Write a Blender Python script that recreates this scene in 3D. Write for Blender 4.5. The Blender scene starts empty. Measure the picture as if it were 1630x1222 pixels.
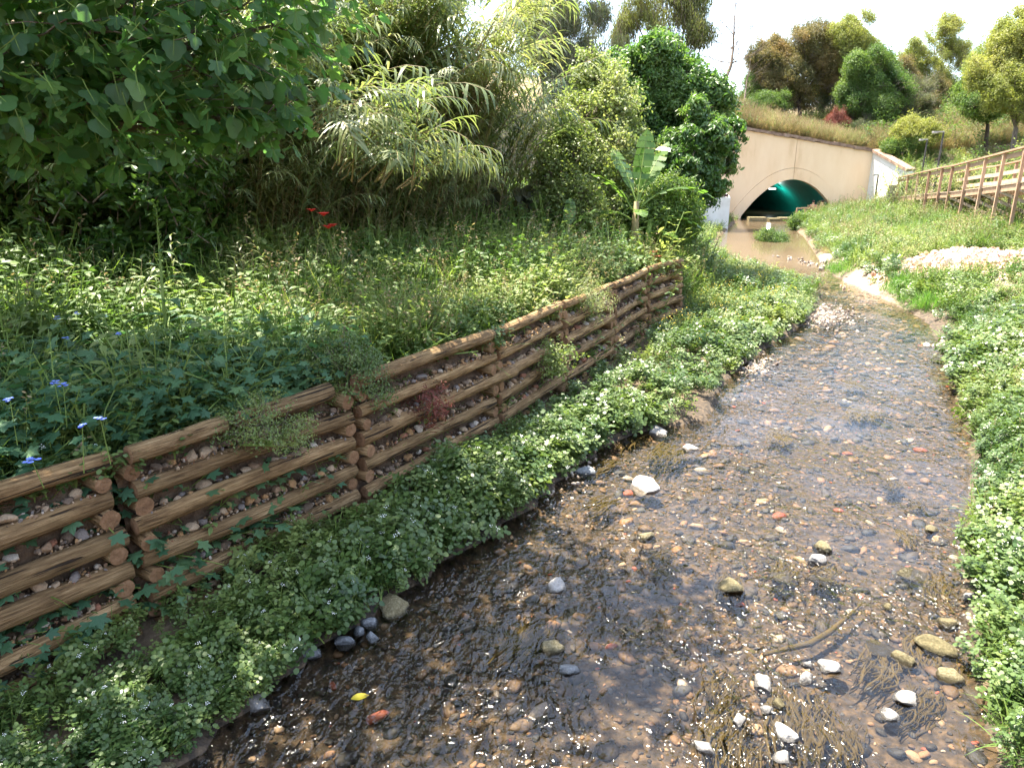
import bpy, bmesh, math, random
import numpy as np
from mathutils import Vector, Matrix, Euler, noise as mnoise
random.seed(7); RNG = np.random.default_rng(11)
sc = bpy.context.scene
COL = sc.collection
R = math.radians
# ------------------------------------------------------------------ camera, sky, sun, exposure
PITCH, FPX, CAMH = R(16.8), 1130.0, 3.5
cam_d = bpy.data.cameras.new('camera'); cam = bpy.data.objects.new('camera', cam_d); COL.objects.link(cam)
cam.location = (0, 0, CAMH); cam.rotation_euler = (R(90) - PITCH, 0, 0)
cam_d.sensor_fit = 'HORIZONTAL'; cam_d.angle = 2 * math.atan(815 / FPX); cam_d.clip_start = .05; cam_d.clip_end = 5000
sc.camera = cam
SUN_AZ, SUN_EL = R(45), R(69)          # azimuth counted from +Y towards -X
SDIR = Vector((-math.sin(SUN_AZ) * math.cos(SUN_EL), math.cos(SUN_AZ) * math.cos(SUN_EL), math.sin(SUN_EL)))
world = bpy.data.worlds.new('World'); sc.world = world; world.use_nodes = True
wn = world.node_tree; wn.nodes.clear()
def WN(t, **k):
    n = wn.nodes.new(t)
    for a, b in k.items(): setattr(n, a, b)
    return n
sky = WN('ShaderNodeTexSky', sky_type='NISHITA', sun_disc=False, sun_elevation=SUN_EL, sun_rotation=2 * math.pi - SUN_AZ,
         air_density=1.0, dust_density=1.3, ozone_density=1.0)
tc = WN('ShaderNodeTexCoord'); mp = WN('ShaderNodeMapping'); mp.inputs['Scale'].default_value = (1, 1, 3.2)
nz = WN('ShaderNodeTexNoise'); nz.inputs['Scale'].default_value = 2.3; nz.inputs['Detail'].default_value = 7; nz.inputs['Distortion'].default_value = .4
rmp = WN('ShaderNodeValToRGB'); rmp.color_ramp.elements[0].position = .36; rmp.color_ramp.elements[1].position = .62
mixc = WN('ShaderNodeMix', data_type='RGBA'); mixc.inputs['B'].default_value = (4.6, 4.8, 5.2, 1)
mul = WN('ShaderNodeMath', operation='MULTIPLY'); mul.inputs[1].default_value = .5
bg = WN('ShaderNodeBackground'); bg.inputs['Strength'].default_value = .14
wo = WN('ShaderNodeOutputWorld'); L = wn.links.new
L(tc.outputs['Generated'], mp.inputs['Vector']); L(mp.outputs[0], nz.inputs['Vector']); L(nz.outputs[0], rmp.inputs[0]); L(rmp.outputs[0], mul.inputs[0])
L(mul.outputs[0], mixc.inputs['Factor']); L(sky.outputs[0], mixc.inputs['A']); L(mixc.outputs['Result'], bg.inputs['Color']); L(bg.outputs[0], wo.inputs['Surface'])
sun_d = bpy.data.lights.new('sun', 'SUN'); sun_d.energy = 5.0; sun_d.angle = R(.53); sun_d.color = (1, .92, .77)
sun = bpy.data.objects.new('sun', sun_d); COL.objects.link(sun); sun.location = (-20, 20, 40)
sun.rotation_euler = (-SDIR).to_track_quat('-Z', 'Y').to_euler()
sc.view_settings.view_transform = 'Standard'; sc.view_settings.look = 'None'; sc.view_settings.gamma = 1
sc.view_settings.exposure = 2.3; sc.view_settings.use_curve_mapping = False
cy = sc.cycles; cy.max_bounces = 7; cy.diffuse_bounces = 3; cy.glossy_bounces = 3; cy.transmission_bounces = 4; cy.transparent_max_bounces = 8
cy.caustics_reflective = False; cy.caustics_refractive = False; cy.use_denoising = True; cy.sample_clamp_indirect = 6; cy.use_adaptive_sampling = True
cy.adaptive_threshold = .015
# ------------------------------------------------------------------ geometry helpers
SP, CP = math.sin(PITCH), math.cos(PITCH)
def ray(u, v):
    a = (v - 611) / FPX
    return np.array([(u - 815) / FPX, CP - a * SP, -SP - a * CP])
def gp(u, v, z=0.):           # point at height z seen at photo pixel u,v
    d = ray(u, v); return d * ((z - CAMH) / d[2]) + np.array([0, 0, CAMH])
def dp(u, v, t):              # point at depth t
    return ray(u, v) * t + np.array([0, 0, CAMH])
def pix(p):
    p = np.asarray(p, float); Z = p[..., 2] - CAMH
    zc = p[..., 1] * CP - Z * SP; yd = -p[..., 1] * SP - Z * CP
    zz = np.where(zc > .1, zc, .1)
    return 815 + FPX * p[..., 0] / zz, 611 + FPX * yd / zz, zc
def seen(p, m=1.25):          # inside the view, with room for a step to the side
    u, v, zc = pix(p); return (zc > .3) & (abs(u - 815) < 815 * m + 60) & (v < 611 + 611 * m + 250) & (v > -700)
def sstep(x, a=0., b=1.):
    t = np.clip((np.asarray(x, float) - a) / (b - a), 0, 1); return t * t * (3 - 2 * t)
def poly_dist(x, y, P):       # distance to polyline and signed side (+ = left of its direction)
    P = np.asarray(P, float); best = np.full(x.shape, 1e9); sgn = np.zeros(x.shape)
    for (ax, ay), (bx, by) in zip(P[:-1], P[1:]):
        dx, dy = bx - ax, by - ay; L2 = dx * dx + dy * dy
        t = np.clip(((x - ax) * dx + (y - ay) * dy) / L2, 0, 1)
        qx, qy = x - ax - t * dx, y - ay - t * dy; d = np.hypot(qx, qy)
        c = dx * (y - ay) - dy * (x - ax); m = d < best - 1e-9
        best = np.where(m, d, best); sgn = np.where(m, np.sign(c), sgn)
    return best, sgn
def in_poly(x, y, P):
    P = np.asarray(P, float); c = np.zeros(x.shape, bool)
    for (ax, ay), (bx, by) in zip(P, np.roll(P, -1, 0)):
        m = ((ay > y) != (by > y)); xi = (bx - ax) * (y - ay) / ((by - ay) if by != ay else 1e-9) + ax
        c ^= m & (x < xi)
    return c
_k = RNG.uniform(-1, 1, (40, 2)); _ph = RNG.uniform(0, 6.28, 40)
def wave(x, y, s, o=0, n=8):   # cheap smooth noise about -1..1
    r = 0
    for i in range(n): j = (i + o * 5) % 40; r = r + np.sin((_k[j, 0] * x + _k[j, 1] * y) * s * 2.2 + _ph[j])
    return r / math.sqrt(n) * .8
def tag(o, label=None, cat=None, group=None, kind=None):
    if label: o['label'] = label
    if cat: o['category'] = cat
    if group: o['group'] = group
    if kind: o['kind'] = kind
    return o
def empty(name, loc=(0, 0, 0), rz=0, label=None, cat=None, group=None):
    o = bpy.data.objects.new(name, None); COL.objects.link(o); o.location = loc; o.rotation_euler = (0, 0, rz); o.empty_display_size = .2
    return tag(o, label, cat, group)
def link(name, me, parent=None, loc=None, rot=None, scl=None):
    o = bpy.data.objects.new(name, me); COL.objects.link(o)
    if parent is not None: o.parent = parent
    if loc is not None: o.location = loc
    if rot is not None: o.rotation_euler = rot
    if scl is not None: o.scale = (scl,) * 3 if isinstance(scl, (int, float)) else scl
    return o
class MB:
    """collects faces with a material slot and a random value per face corner"""
    def __init__(s): s.v, s.f, s.m, s.r = [], [], [], []
    def add(s, vs, fs, m=0, r=None):
        k = len(s.v); r = random.random() if r is None else r
        s.v += [tuple(p) for p in vs]; s.r += [r] * len(vs)
        for f in fs: s.f.append([i + k for i in f]); s.m.append(m)
    def box(s, c, d, m=0, rot=None):
        vs = [Vector((sx * d[0] / 2, sy * d[1] / 2, sz * d[2] / 2)) for sx in (-1, 1) for sy in (-1, 1) for sz in (-1, 1)]
        if rot is not None: vs = [rot @ p for p in vs]
        s.add([p + Vector(c) for p in vs], [(0, 1, 3, 2), (4, 6, 7, 5), (0, 4, 5, 1), (2, 3, 7, 6), (0, 2, 6, 4), (1, 5, 7, 3)], m)
    def bar(s, a, b, w, h, m=0):      # square bar between two points
        a, b = Vector(a), Vector(b); d = b - a; q = d.to_track_quat('X', 'Z').to_matrix()
        s.box((a + b) / 2, (d.length, w, h), m, q)
    def tube(s, pts, rad, n=8, m=0, cap=True):
        pts = [Vector(p) for p in pts]; N = len(pts)
        rad = [rad] * N if isinstance(rad, (int, float)) else rad
        vs, fs = [], []; t0 = None
        for i, p in enumerate(pts):
            t = (pts[min(i + 1, N - 1)] - pts[max(i - 1, 0)]).normalized()
            if t0 is None: x = t.orthogonal().normalized()
            else: x = (x - t * x.dot(t)).normalized()
            y = t.cross(x); t0 = t
            for k in range(n):
                a = 2 * math.pi * k / n; vs.append(p + (x * math.cos(a) + y * math.sin(a)) * rad[i])
        for i in range(N - 1):
            for k in range(n):
                fs.append((i * n + k, i * n + (k + 1) % n, (i + 1) * n + (k + 1) % n, (i + 1) * n + k))
        if cap: fs.append(tuple(range(n))[::-1]); fs.append(tuple(range((N - 1) * n, N * n)))
        s.add(vs, fs, m)
    def blade(s, p, d, L, w, droop=.6, n=4, m=0, r=None):   # grass-like strip
        p = Vector(p); d = Vector(d).normalized(); side = d.cross(Vector((0, 0, 1)))
        side = side.normalized() if side.length > .05 else Vector((random.uniform(-1, 1), random.uniform(-1, 1), 0)).normalized()
        vs, fs = [], []
        for i in range(n + 1):
            t = i / n; ww = w * (.55 + .45 * math.sin(min(1, t * 2.2) * 1.57)) * (1 - t ** 2.5)
            if i == n: vs.append(p)
            else: vs += [p - side * ww / 2, p + side * ww / 2]
            d = (d + Vector((0, 0, -droop / n))).normalized(); p = p + d * (L / n)
        for i in range(n - 1): fs.append((2 * i, 2 * i + 1, 2 * i + 3, 2 * i + 2))
        fs.append((2 * n - 2, 2 * n - 1, 2 * n)); s.add(vs, fs, m, r)
    def leaf(s, p, d, L, w, droop=.4, n=3, fold=.25, m=0, r=None, up=None, pk=.45):  # folded leaf
        p = Vector(p); d = Vector(d).normalized(); upv = Vector(up) if up is not None else Vector((0, 0, 1))
        side = d.cross(upv); side = side.normalized() if side.length > .05 else d.orthogonal().normalized()
        vs, fs = [], []
        for i in range(n + 1):
            t = i / n; tt = t / pk if t < pk else 1 - (t - pk) / (1 - pk)
            ww = w / 2 * math.sin(min(1, tt) * 1.57) ** .8; nn = side.cross(d).normalized()
            if i in (0, n): vs.append(p)
            else: vs += [p, p - side * ww + nn * ww * fold, p + side * ww + nn * ww * fold]
            d = (d + Vector((0, 0, -droop / n))).normalized(); p = p + d * (L / n)
        if n == 1: return
        fs += [(0, 1, 2), (0, 3, 1)]
        for i in range(1, n - 1):
            a = 1 + 3 * (i - 1); b = a + 3; fs += [(a, b, b + 1, a + 1), (a, a + 2, b + 2, b)]
        a = 1 + 3 * (n - 2); e = len(vs) - 1; fs += [(a, e, a + 1), (a, a + 2, e)]
        s.add(vs, fs, m, r)
    def hexa(s, c, d, nrm, L, w, m=0, r=None):               # small rounded leaflet
        c = Vector(c); d = Vector(d).normalized(); nrm = Vector(nrm); sd = d.cross(nrm)
        sd = sd.normalized() if sd.length > .01 else d.orthogonal().normalized()
        s.add([c, c + d * L * .3 + sd * w * .5, c + d * L * .75 + sd * w * .42, c + d * L, c + d * L * .75 - sd * w * .42, c + d * L * .3 - sd * w * .5],
              [(0, 1, 2, 3), (0, 3, 4, 5)], m, r)
    def mesh(s, name, mats, smooth=False):
        me = bpy.data.meshes.new(name); me.from_pydata(s.v, [], s.f)
        for m in (mats if isinstance(mats, (list, tuple)) else [mats]): me.materials.append(m)
        me.polygons.foreach_set('material_index', s.m)
        a = me.attributes.new('rnd', 'FLOAT', 'POINT'); a.data.foreach_set('value', s.r)
        if smooth: me.polygons.foreach_set('use_smooth', [True] * len(s.f))
        me.update(); return me
    def build(s, name, mats, parent=None, smooth=False, **k): return link(name, s.mesh(name, mats, smooth), parent, **k)
# ------------------------------------------------------------------ materials
def newmat(name):
    m = bpy.data.materials.new(name); m.use_nodes = True; nt = m.node_tree; nt.nodes.clear()
    def N(t, **k):
        n = nt.nodes.new(t)
        for a, b in k.items():
            if a.startswith('i_'): n.inputs[a[2:].replace('_', ' ')].default_value = b
            else: setattr(n, a, b)
        return n
    return m, N, nt.links.new, N('ShaderNodeOutputMaterial')
def c4(c): return (*c, 1) if len(c) == 3 else c
def ramp(N, stops, const=False):
    n = N('ShaderNodeValToRGB'); cr = n.color_ramp; cr.interpolation = 'CONSTANT' if const else 'LINEAR'
    while len(cr.elements) < len(stops): cr.elements.new(.5)
    for e, (p, c) in zip(cr.elements, stops): e.position = p; e.color = c4(c)
    return n
def leafmat(name, stops, tr=1.6, fac=.42, rough=.5, patch=0.35, spec=.35):
    m, N, K, out = newmat(name)
    oi = N('ShaderNodeObjectInfo'); at = N('ShaderNodeAttribute', attribute_name='rnd'); geo = N('ShaderNodeNewGeometry')
    nz = N('ShaderNodeTexNoise', i_Scale=.45, i_Detail=3); K(geo.outputs['Position'], nz.inputs['Vector'])
    a1 = N('ShaderNodeMath', operation='MULTIPLY_ADD'); K(oi.outputs['Random'], a1.inputs[0]); a1.inputs[1].default_value = .4; 
    a2 = N('ShaderNodeMath', operation='MULTIPLY'); K(at.outputs['Fac'], a2.inputs[0]); a2.inputs[1].default_value = .6 - patch * .5; K(a2.outputs[0], a1.inputs[2])
    a3 = N('ShaderNodeMapRange'); K(nz.outputs[0], a3.inputs[0]); a3.inputs[1].default_value = .3; a3.inputs[2].default_value = .7; a3.inputs[3].default_value = -patch * .5; a3.inputs[4].default_value = patch
    a4 = N('ShaderNodeMath', operation='ADD', use_clamp=True); K(a1.outputs[0], a4.inputs[0]); K(a3.outputs[0], a4.inputs[1])
    rp = ramp(N, stops); K(a4.outputs[0], rp.inputs[0])
    b = N('ShaderNodeBsdfPrincipled', i_Roughness=rough); b.inputs['Specular IOR Level'].default_value = spec
    K(rp.outputs[0], b.inputs['Base Color'])
    t = N('ShaderNodeBsdfTranslucent'); g = N('ShaderNodeMix', data_type='RGBA', blend_type='MULTIPLY'); g.inputs['Factor'].default_value = 1
    K(rp.outputs[0], g.inputs['A']); g.inputs['B'].default_value = (tr * 1.05, tr * 1.1, tr * .62, 1); K(g.outputs['Result'], t.inputs[0])
    mx = N('ShaderNodeMixShader'); mx.inputs[0].default_value = fac; K(b.outputs[0], mx.inputs[1]); K(t.outputs[0], mx.inputs[2]); K(mx.outputs[0], out.inputs[0])
    return m
def solid(name, stops, scale=4., rough=.8, bump=.3, bscale=30., stretch=(1, 1, 1), coord='Object', spec=.3, rnd=0., detail=6, wet=False):
    m, N, K, out = newmat(name)
    tcn = N('ShaderNodeTexCoord'); mpn = N('ShaderNodeMapping'); mpn.inputs['Scale'].default_value = stretch
    oi = N('ShaderNodeObjectInfo'); ad = N('ShaderNodeVectorMath', operation='MULTIPLY_ADD'); 
    cb = N('ShaderNodeCombineXYZ'); [K(oi.outputs['Random'], cb.inputs[i]) for i in range(3)]
    if coord == 'Position': g = N('ShaderNodeNewGeometry'); K(g.outputs['Position'], mpn.inputs[0]); src = mpn.outputs[0]
    else:
        K(tcn.outputs[coord], mpn.inputs[0]); K(cb.outputs[0], ad.inputs[0]); ad.inputs[1].default_value = (37, 53, 71); K(mpn.outputs[0], ad.inputs[2]); src = ad.outputs[0]
    n1 = N('ShaderNodeTexNoise', i_Scale=scale, i_Detail=detail, i_Roughness=.62); K(src, n1.inputs['Vector'])
    mr = N('ShaderNodeMapRange'); K(n1.outputs[0], mr.inputs[0]); mr.inputs[1].default_value = .28; mr.inputs[2].default_value = .72
    v = mr.outputs[0]
    if rnd:
        a = N('ShaderNodeMath', operation='MULTIPLY_ADD'); K(oi.outputs['Random'], a.inputs[0]); a.inputs[1].default_value = rnd
        b2 = N('ShaderNodeMath', operation='MULTIPLY'); K(v, b2.inputs[0]); b2.inputs[1].default_value = 1 - rnd; K(b2.outputs[0], a.inputs[2]); v = a.outputs[0]
    rp = ramp(N, stops); K(v, rp.inputs[0])
    b = N('ShaderNodeBsdfPrincipled', i_Roughness=rough); b.inputs['Specular IOR Level'].default_value = spec; K(rp.outputs[0], b.inputs['Base Color'])
    if bump:
        n2 = N('ShaderNodeTexNoise', i_Scale=bscale, i_Detail=5); K(src, n2.inputs['Vector'])
        bp = N('ShaderNodeBump', i_Strength=bump, i_Distance=.02); K(n2.outputs[0], bp.inputs['Height']); K(bp.outputs[0], b.inputs['Normal'])
    if wet:
        g2 = N('ShaderNodeNewGeometry'); sx = N('ShaderNodeSeparateXYZ'); K(g2.outputs['Position'], sx.inputs[0]); nn = N('ShaderNodeTexNoise', i_Scale=25); K(g2.outputs['Position'], nn.inputs['Vector'])
        ma = N('ShaderNodeMath', operation='MULTIPLY_ADD'); K(nn.outputs[0], ma.inputs[0]); ma.inputs[1].default_value = -.03; K(sx.outputs[2], ma.inputs[2]); wr = N('ShaderNodeMapRange'); K(ma.outputs[0], wr.inputs[0]); wr.inputs[1].default_value = -.005; wr.inputs[2].default_value = .01; wr.inputs[3].default_value = .35; wr.inputs[4].default_value = 1
        hv = N('ShaderNodeHueSaturation'); K(rp.outputs[0], hv.inputs['Color']); K(wr.outputs[0], hv.inputs['Value']); K(hv.outputs[0], b.inputs['Base Color']); wq = N('ShaderNodeMapRange'); K(wr.outputs[0], wq.inputs[0]); wq.inputs[1].default_value = .35; wq.inputs[2].default_value = 1; wq.inputs[3].default_value = .2; wq.inputs[4].default_value = rough; K(wq.outputs[0], b.inputs['Roughness'])
    K(b.outputs[0], out.inputs[0]); return m
M = {}
M['soil'] = solid('soil', [(0, (.05, .032, .02)), (.5, (.11, .07, .042)), (1, (.2, .14, .09))], 1.6, .95, .8, 22, coord='Position')
M['fill'] = solid('fill_soil', [(0, (.05, .03, .018)), (.6, (.13, .082, .048)), (1, (.22, .15, .09))], 7, .95, 1, 40, coord='Position')
def log_mat():
    m, N, K, out = newmat('log_wood'); tcn = N('ShaderNodeTexCoord'); oi = N('ShaderNodeObjectInfo'); cb = N('ShaderNodeCombineXYZ'); [K(oi.outputs['Random'], cb.inputs[i]) for i in range(3)]
    def nz(st, sc_, det, rg=.6, off=37):
        mpn = N('ShaderNodeMapping'); mpn.inputs['Scale'].default_value = st; K(tcn.outputs['Object'], mpn.inputs[0]); ad = N('ShaderNodeVectorMath', operation='MULTIPLY_ADD'); K(cb.outputs[0], ad.inputs[0]); ad.inputs[1].default_value = (off, 53, 71); K(mpn.outputs[0], ad.inputs[2])
        n = N('ShaderNodeTexNoise', i_Scale=sc_, i_Detail=det, i_Roughness=rg, i_Distortion=.3); K(ad.outputs[0], n.inputs['Vector']); return n.outputs[0]
    grain, patch, crack = nz((.6, 11, 11), 5, 5), nz((1.2, 4, 4), 2.2, 5, .65, 11), nz((.35, 7, 7), 4, 2, .5, 83)
    r1 = ramp(N, [(.3, (.085, .05, .02)), (.45, (.2, .122, .05)), (.6, (.3, .19, .085)), (.75, (.39, .27, .14))]); K(grain, r1.inputs[0])
    r2 = ramp(N, [(.3, (.38, .33, .28)), (.45, (.8, .76, .72)), (.58, (1, 1, 1)), (.72, (1.3, 1.32, 1.36))]); K(patch, r2.inputs[0])
    mm = N('ShaderNodeMix', data_type='RGBA', blend_type='MULTIPLY'); mm.inputs['Factor'].default_value = 1; K(r1.outputs[0], mm.inputs['A']); K(r2.outputs[0], mm.inputs['B'])
    r3 = ramp(N, [(.0, (1, 1, 1)), (.335, (1, 1, 1)), (.36, (0, 0, 0)), (1, (0, 0, 0))]); K(crack, r3.inputs[0])
    m2 = N('ShaderNodeMix', data_type='RGBA'); K(r3.outputs[0], m2.inputs['Factor']); K(mm.outputs['Result'], m2.inputs['A']); m2.inputs['B'].default_value = (.03, .018, .01, 1)
    hs = N('ShaderNodeHueSaturation'); K(m2.outputs['Result'], hs.inputs['Color']); mr = N('ShaderNodeMapRange'); K(oi.outputs['Random'], mr.inputs[0]); mr.inputs[3].default_value = .85; mr.inputs[4].default_value = 1.5; K(mr.outputs[0], hs.inputs['Value']); hs.inputs['Saturation'].default_value = .95
    b = N('ShaderNodeBsdfPrincipled', i_Roughness=.82); b.inputs['Specular IOR Level'].default_value = .25; K(hs.outputs[0], b.inputs['Base Color'])
    sb = N('ShaderNodeMath', operation='SUBTRACT'); K(grain, sb.inputs[0]); K(r3.outputs[0], sb.inputs[1]); bp = N('ShaderNodeBump', i_Strength=1.0, i_Distance=.03); K(sb.outputs[0], bp.inputs['Height']); K(bp.outputs[0], b.inputs['Normal']); K(b.outputs[0], out.inputs[0]); return m
M['log'] = log_mat()
M['end'] = solid('log_end_grain', [(0, (.1, .05, .024)), (.5, (.22, .12, .06)), (1, (.34, .2, .11))], 18, .85, .6, 60, rnd=.3)
M['stone'] = solid('pale_stone', [(0, (.14, .13, .12)), (.5, (.29, .27, .25)), (1, (.45, .43, .4))], 7, .75, .6, 30, rnd=.3, wet=True)
M['greystone'] = solid('grey_stone', [(0, (.09, .095, .1)), (.5, (.2, .21, .22)), (1, (.4, .41, .42))], 6, .6, .6, 30, rnd=.3, wet=True)
M['moss'] = solid('mossy_stone', [(0, (.07, .065, .03)), (.5, (.17, .14, .07)), (1, (.36, .31, .2))], 9, .7, .8, 40, rnd=.3, wet=True)
M['white_rock'] = solid('white_rock', [(0, (.45, .36, .28)), (.5, (.68, .6, .52)), (1, (.8, .75, .7))], 4, .85, .8, 14, rnd=.4, wet=True)
M['trunk'] = solid('bark', [(0, (.06, .045, .035)), (.5, (.15, .115, .085)), (1, (.27, .22, .17))], 5, .9, .8, 18, stretch=(3, 3, .6))
M['darktrunk'] = solid('dark_bark', [(0, (.03, .022, .016)), (1, (.12, .085, .06))], 5, .9, .8, 18, stretch=(3, 3, .6))
M['wood'] = solid('boardwalk_wood', [(0, (.26, .155, .095)), (.5, (.38, .24, .15)), (1, (.5, .34, .23))], 4, .8, .35, 30, stretch=(1, 1, 1), rnd=.45)
M['deck'] = solid('deck_wood', [(0, (.33, .24, .17)), (1, (.5, .38, .28))], 3, .85, .3, 20)
def ramp_obj(name, stops, rough, tint_noise=.25):     # one colour per piece
    m, N, K, out = newmat(name); oi = N('ShaderNodeObjectInfo'); rp = ramp(N, stops, True); K(oi.outputs['Random'], rp.inputs[0])
    tcn = N('ShaderNodeTexCoord'); n = N('ShaderNodeTexNoise', i_Scale=6, i_Detail=5); K(tcn.outputs['Object'], n.inputs['Vector'])
    hs = N('ShaderNodeHueSaturation'); K(rp.outputs[0], hs.inputs['Color']); mr = N('ShaderNodeMapRange'); K(n.outputs[0], mr.inputs[0]); mr.inputs[1].default_value = .3; mr.inputs[2].default_value = .7; mr.inputs[3].default_value = 1 - tint_noise; mr.inputs[4].default_value = 1 + tint_noise; K(mr.outputs[0], hs.inputs['Value'])
    b = N('ShaderNodeBsdfPrincipled', i_Roughness=rough); K(hs.outputs[0], b.inputs['Base Color'])
    bp = N('ShaderNodeBump', i_Strength=.4, i_Distance=.01); n2 = N('ShaderNodeTexNoise', i_Scale=25); K(tcn.outputs['Object'], n2.inputs['Vector']); K(n2.outputs[0], bp.inputs['Height']); K(bp.outputs[0], b.inputs['Normal']); K(b.outputs[0], out.inputs[0])
    return m
M['pebble'] = ramp_obj('bed_pebble', [(0, (.024, .025, .03)), (.22, (.05, .042, .036)), (.42, (.115, .072, .04)), (.58, (.18, .11, .06)), (.7, (.06, .062, .068)), (.82, (.26, .15, .08)), (.9, (.32, .23, .15)), (.965, (.3, .08, .045)), (.98, (.38, .33, .28))], .55)
M['rubble'] = ramp_obj('fill_rubble', [(0, (.14, .095, .062)), (.22, (.24, .15, .085)), (.42, (.34, .19, .08)), (.55, (.18, .15, .13)), (.68, (.38, .27, .17)), (.88, (.26, .11, .06)), (.93, (.46, .39, .31))], .85)
M['gravel'] = ramp_obj('bar_gravel', [(0, (.22, .17, .13)), (.3, (.34, .28, .23)), (.55, (.25, .19, .14)), (.75, (.42, .37, .31)), (.92, (.16, .12, .095))], .85)
M['pinkrubble'] = ramp_obj('pink_rubble', [(0, (.42, .27, .19)), (.25, (.55, .4, .3)), (.5, (.36, .21, .14)), (.7, (.6, .48, .39)), (.92, (.28, .16, .11))], .9)
M['fig'] = leafmat('fig_leaf', [(0, (.025, .065, .028)), (.5, (.06, .13, .045)), (1, (.15, .21, .045))], 2.6, .5, .42, .15, .5)
M['cress'] = leafmat('cress_leaf', [(0, (.04, .085, .022)), (.5, (.1, .155, .04)), (1, (.22, .26, .08))], 1.4, .34, .42, .5, .5)
M['cressflower'] = solid('cress_petal', [(0, (.75, .77, .7)), (1, (.85, .86, .8))], 5, .7, 0)
M['weed'] = leafmat('weed_leaf', [(0, (.045, .1, .025)), (.45, (.11, .175, .045)), (1, (.26, .29, .11))], 1.6, .38, .5, .6)
M['weedpale'] = leafmat('pale_weed_leaf', [(0, (.09, .14, .05)), (.5, (.2, .25, .1)), (1, (.36, .36, .2))], 1.4, .38, .6, .5)
M['mallow'] = leafmat('mallow_leaf', [(0, (.03, .085, .045)), (.5, (.065, .145, .07)), (1, (.12, .2, .08))], 1.6, .35, .5, .3)
M['grass'] = leafmat('grass_blade', [(0, (.06, .12, .025)), (.5, (.14, .21, .045)), (1, (.29, .31, .1))], 1.6, .4, .45, .5)
M['brightgrass'] = leafmat('bright_grass_blade', [(0, (.05, .14, .015)), (1, (.13, .25, .04))], 1.7, .4, .45, .3)
M['drygrass'] = leafmat('dry_grass_blade', [(0, (.16, .115, .065)), (.5, (.28, .21, .125)), (1, (.44, .35, .23))], 1.2, .35, .7, .4)
M['reed'] = leafmat('reed_leaf', [(0, (.08, .125, .045)), (.45, (.165, .205, .08)), (.8, (.27, .285, .13)), (1, (.42, .39, .23))], 1.4, .42, .38, .4, .5)
M['reedstem'] = solid('reed_cane', [(0, (.13, .11, .05)), (.5, (.24, .19, .09)), (1, (.36, .27, .14))], 3, .6, .1, rnd=.4)
M['deadreed'] = leafmat('dry_reed_leaf', [(0, (.12, .08, .04)), (.5, (.22, .15, .075)), (1, (.34, .25, .13))], 1.1, .3, .7, .4)
M['darktree'] = leafmat('dark_tree_leaf', [(0, (.03, .075, .016)), (.5, (.065, .135, .028)), (1, (.15, .22, .06))], 1.8, .36, .4, .35, .5)
M['lighttree'] = leafmat('light_tree_leaf', [(0, (.1, .15, .035)), (.5, (.2, .25, .08)), (1, (.36, .36, .18))], 1.5, .4, .45, .35, .5)
M['euc'] = leafmat('eucalyptus_leaf', [(0, (.05, .07, .035)), (.5, (.1, .12, .06)), (1, (.19, .19, .1))], 1.3, .34, .5, .4)
M['willow'] = leafmat('weeping_leaf', [(0, (.08, .1, .025)), (.5, (.15, .17, .05)), (1, (.26, .25, .09))], 1.5, .4, .5, .35)
M['orange'] = leafmat('rusty_tree_leaf', [(0, (.06, .07, .025)), (.4, (.13, .12, .04)), (.75, (.23, .17, .06)), (1, (.34, .22, .09))], 1.3, .34, .55, .5)
M['green'] = leafmat('green_tree_leaf', [(0, (.04, .085, .018)), (.5, (.09, .15, .035)), (1, (.18, .24, .06))], 1.7, .38, .5, .4)
M['yellowgreen'] = leafmat('yellow_green_leaf', [(0, (.12, .15, .03)), (.5, (.23, .25, .06)), (1, (.36, .34, .11))], 1.5, .4, .5, .4)
M['red'] = leafmat('red_shrub_leaf', [(0, (.1, .025, .018)), (1, (.24, .07, .05))], 1.2, .3, .6, .3)
M['banana'] = leafmat('banana_leaf', [(0, (.06, .13, .025)), (1, (.14, .22, .05))], 2.0, .45, .35, .2, .5)
M['cactus'] = solid('cactus_pad', [(0, (.05, .06, .03)), (.5, (.1, .11, .055)), (1, (.17, .165, .1))], 3, .5, .3, 25, rnd=.3, spec=.4)
M['flower_blue'] = solid('blue_petal', [(0, (.1, .16, .62)), (1, (.28, .36, .8))], 40, .6, 0, rnd=.4)
M['flower_red'] = solid('red_petal', [(0, (.62, .012, .02)), (1, (.8, .05, .06))], 40, .5, 0, rnd=.4)
M['flower_coral'] = solid('coral_petal', [(0, (.75, .13, .09)), (1, (.85, .32, .22))], 40, .5, 0, rnd=.4)
M['flower_yellow'] = solid('yellow_petal', [(0, (.7, .45, .03)), (1, (.8, .62, .1))], 40, .5, 0, rnd=.4)
M['yellow_leaf'] = leafmat('yellowed_leaf', [(0, (.4, .33, .02)), (1, (.5, .42, .04))], 1.2, .35, .5, .1)
M['stem'] = solid('green_stem', [(0, (.1, .17, .03)), (1, (.2, .26, .06))], 6, .6, 0)
M['cream'] = solid('cream_paint', [(0, (.66, .44, .25)), (.35, (.82, .58, .36)), (1, (.88, .65, .43))], .8, .85, .3, 9, stretch=(1, 1, .3), coord='Position', spec=.2)
M['whitewall'] = solid('white_paint', [(0, (.6, .56, .49)), (.5, (.72, .69, .62)), (1, (.78, .76, .7))], 1.1, .85, .3, 9, coord='Position', spec=.2)
M['joint'] = solid('dark_joint', [(0, (.09, .07, .05)), (1, (.14, .11, .08))], 3, .9, 0)
M['coping'] = solid('coping_stone', [(0, (.14, .085, .06)), (.5, (.26, .17, .12)), (1, (.38, .28, .21))], 3, .95, .8, 12, coord='Position')
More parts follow.
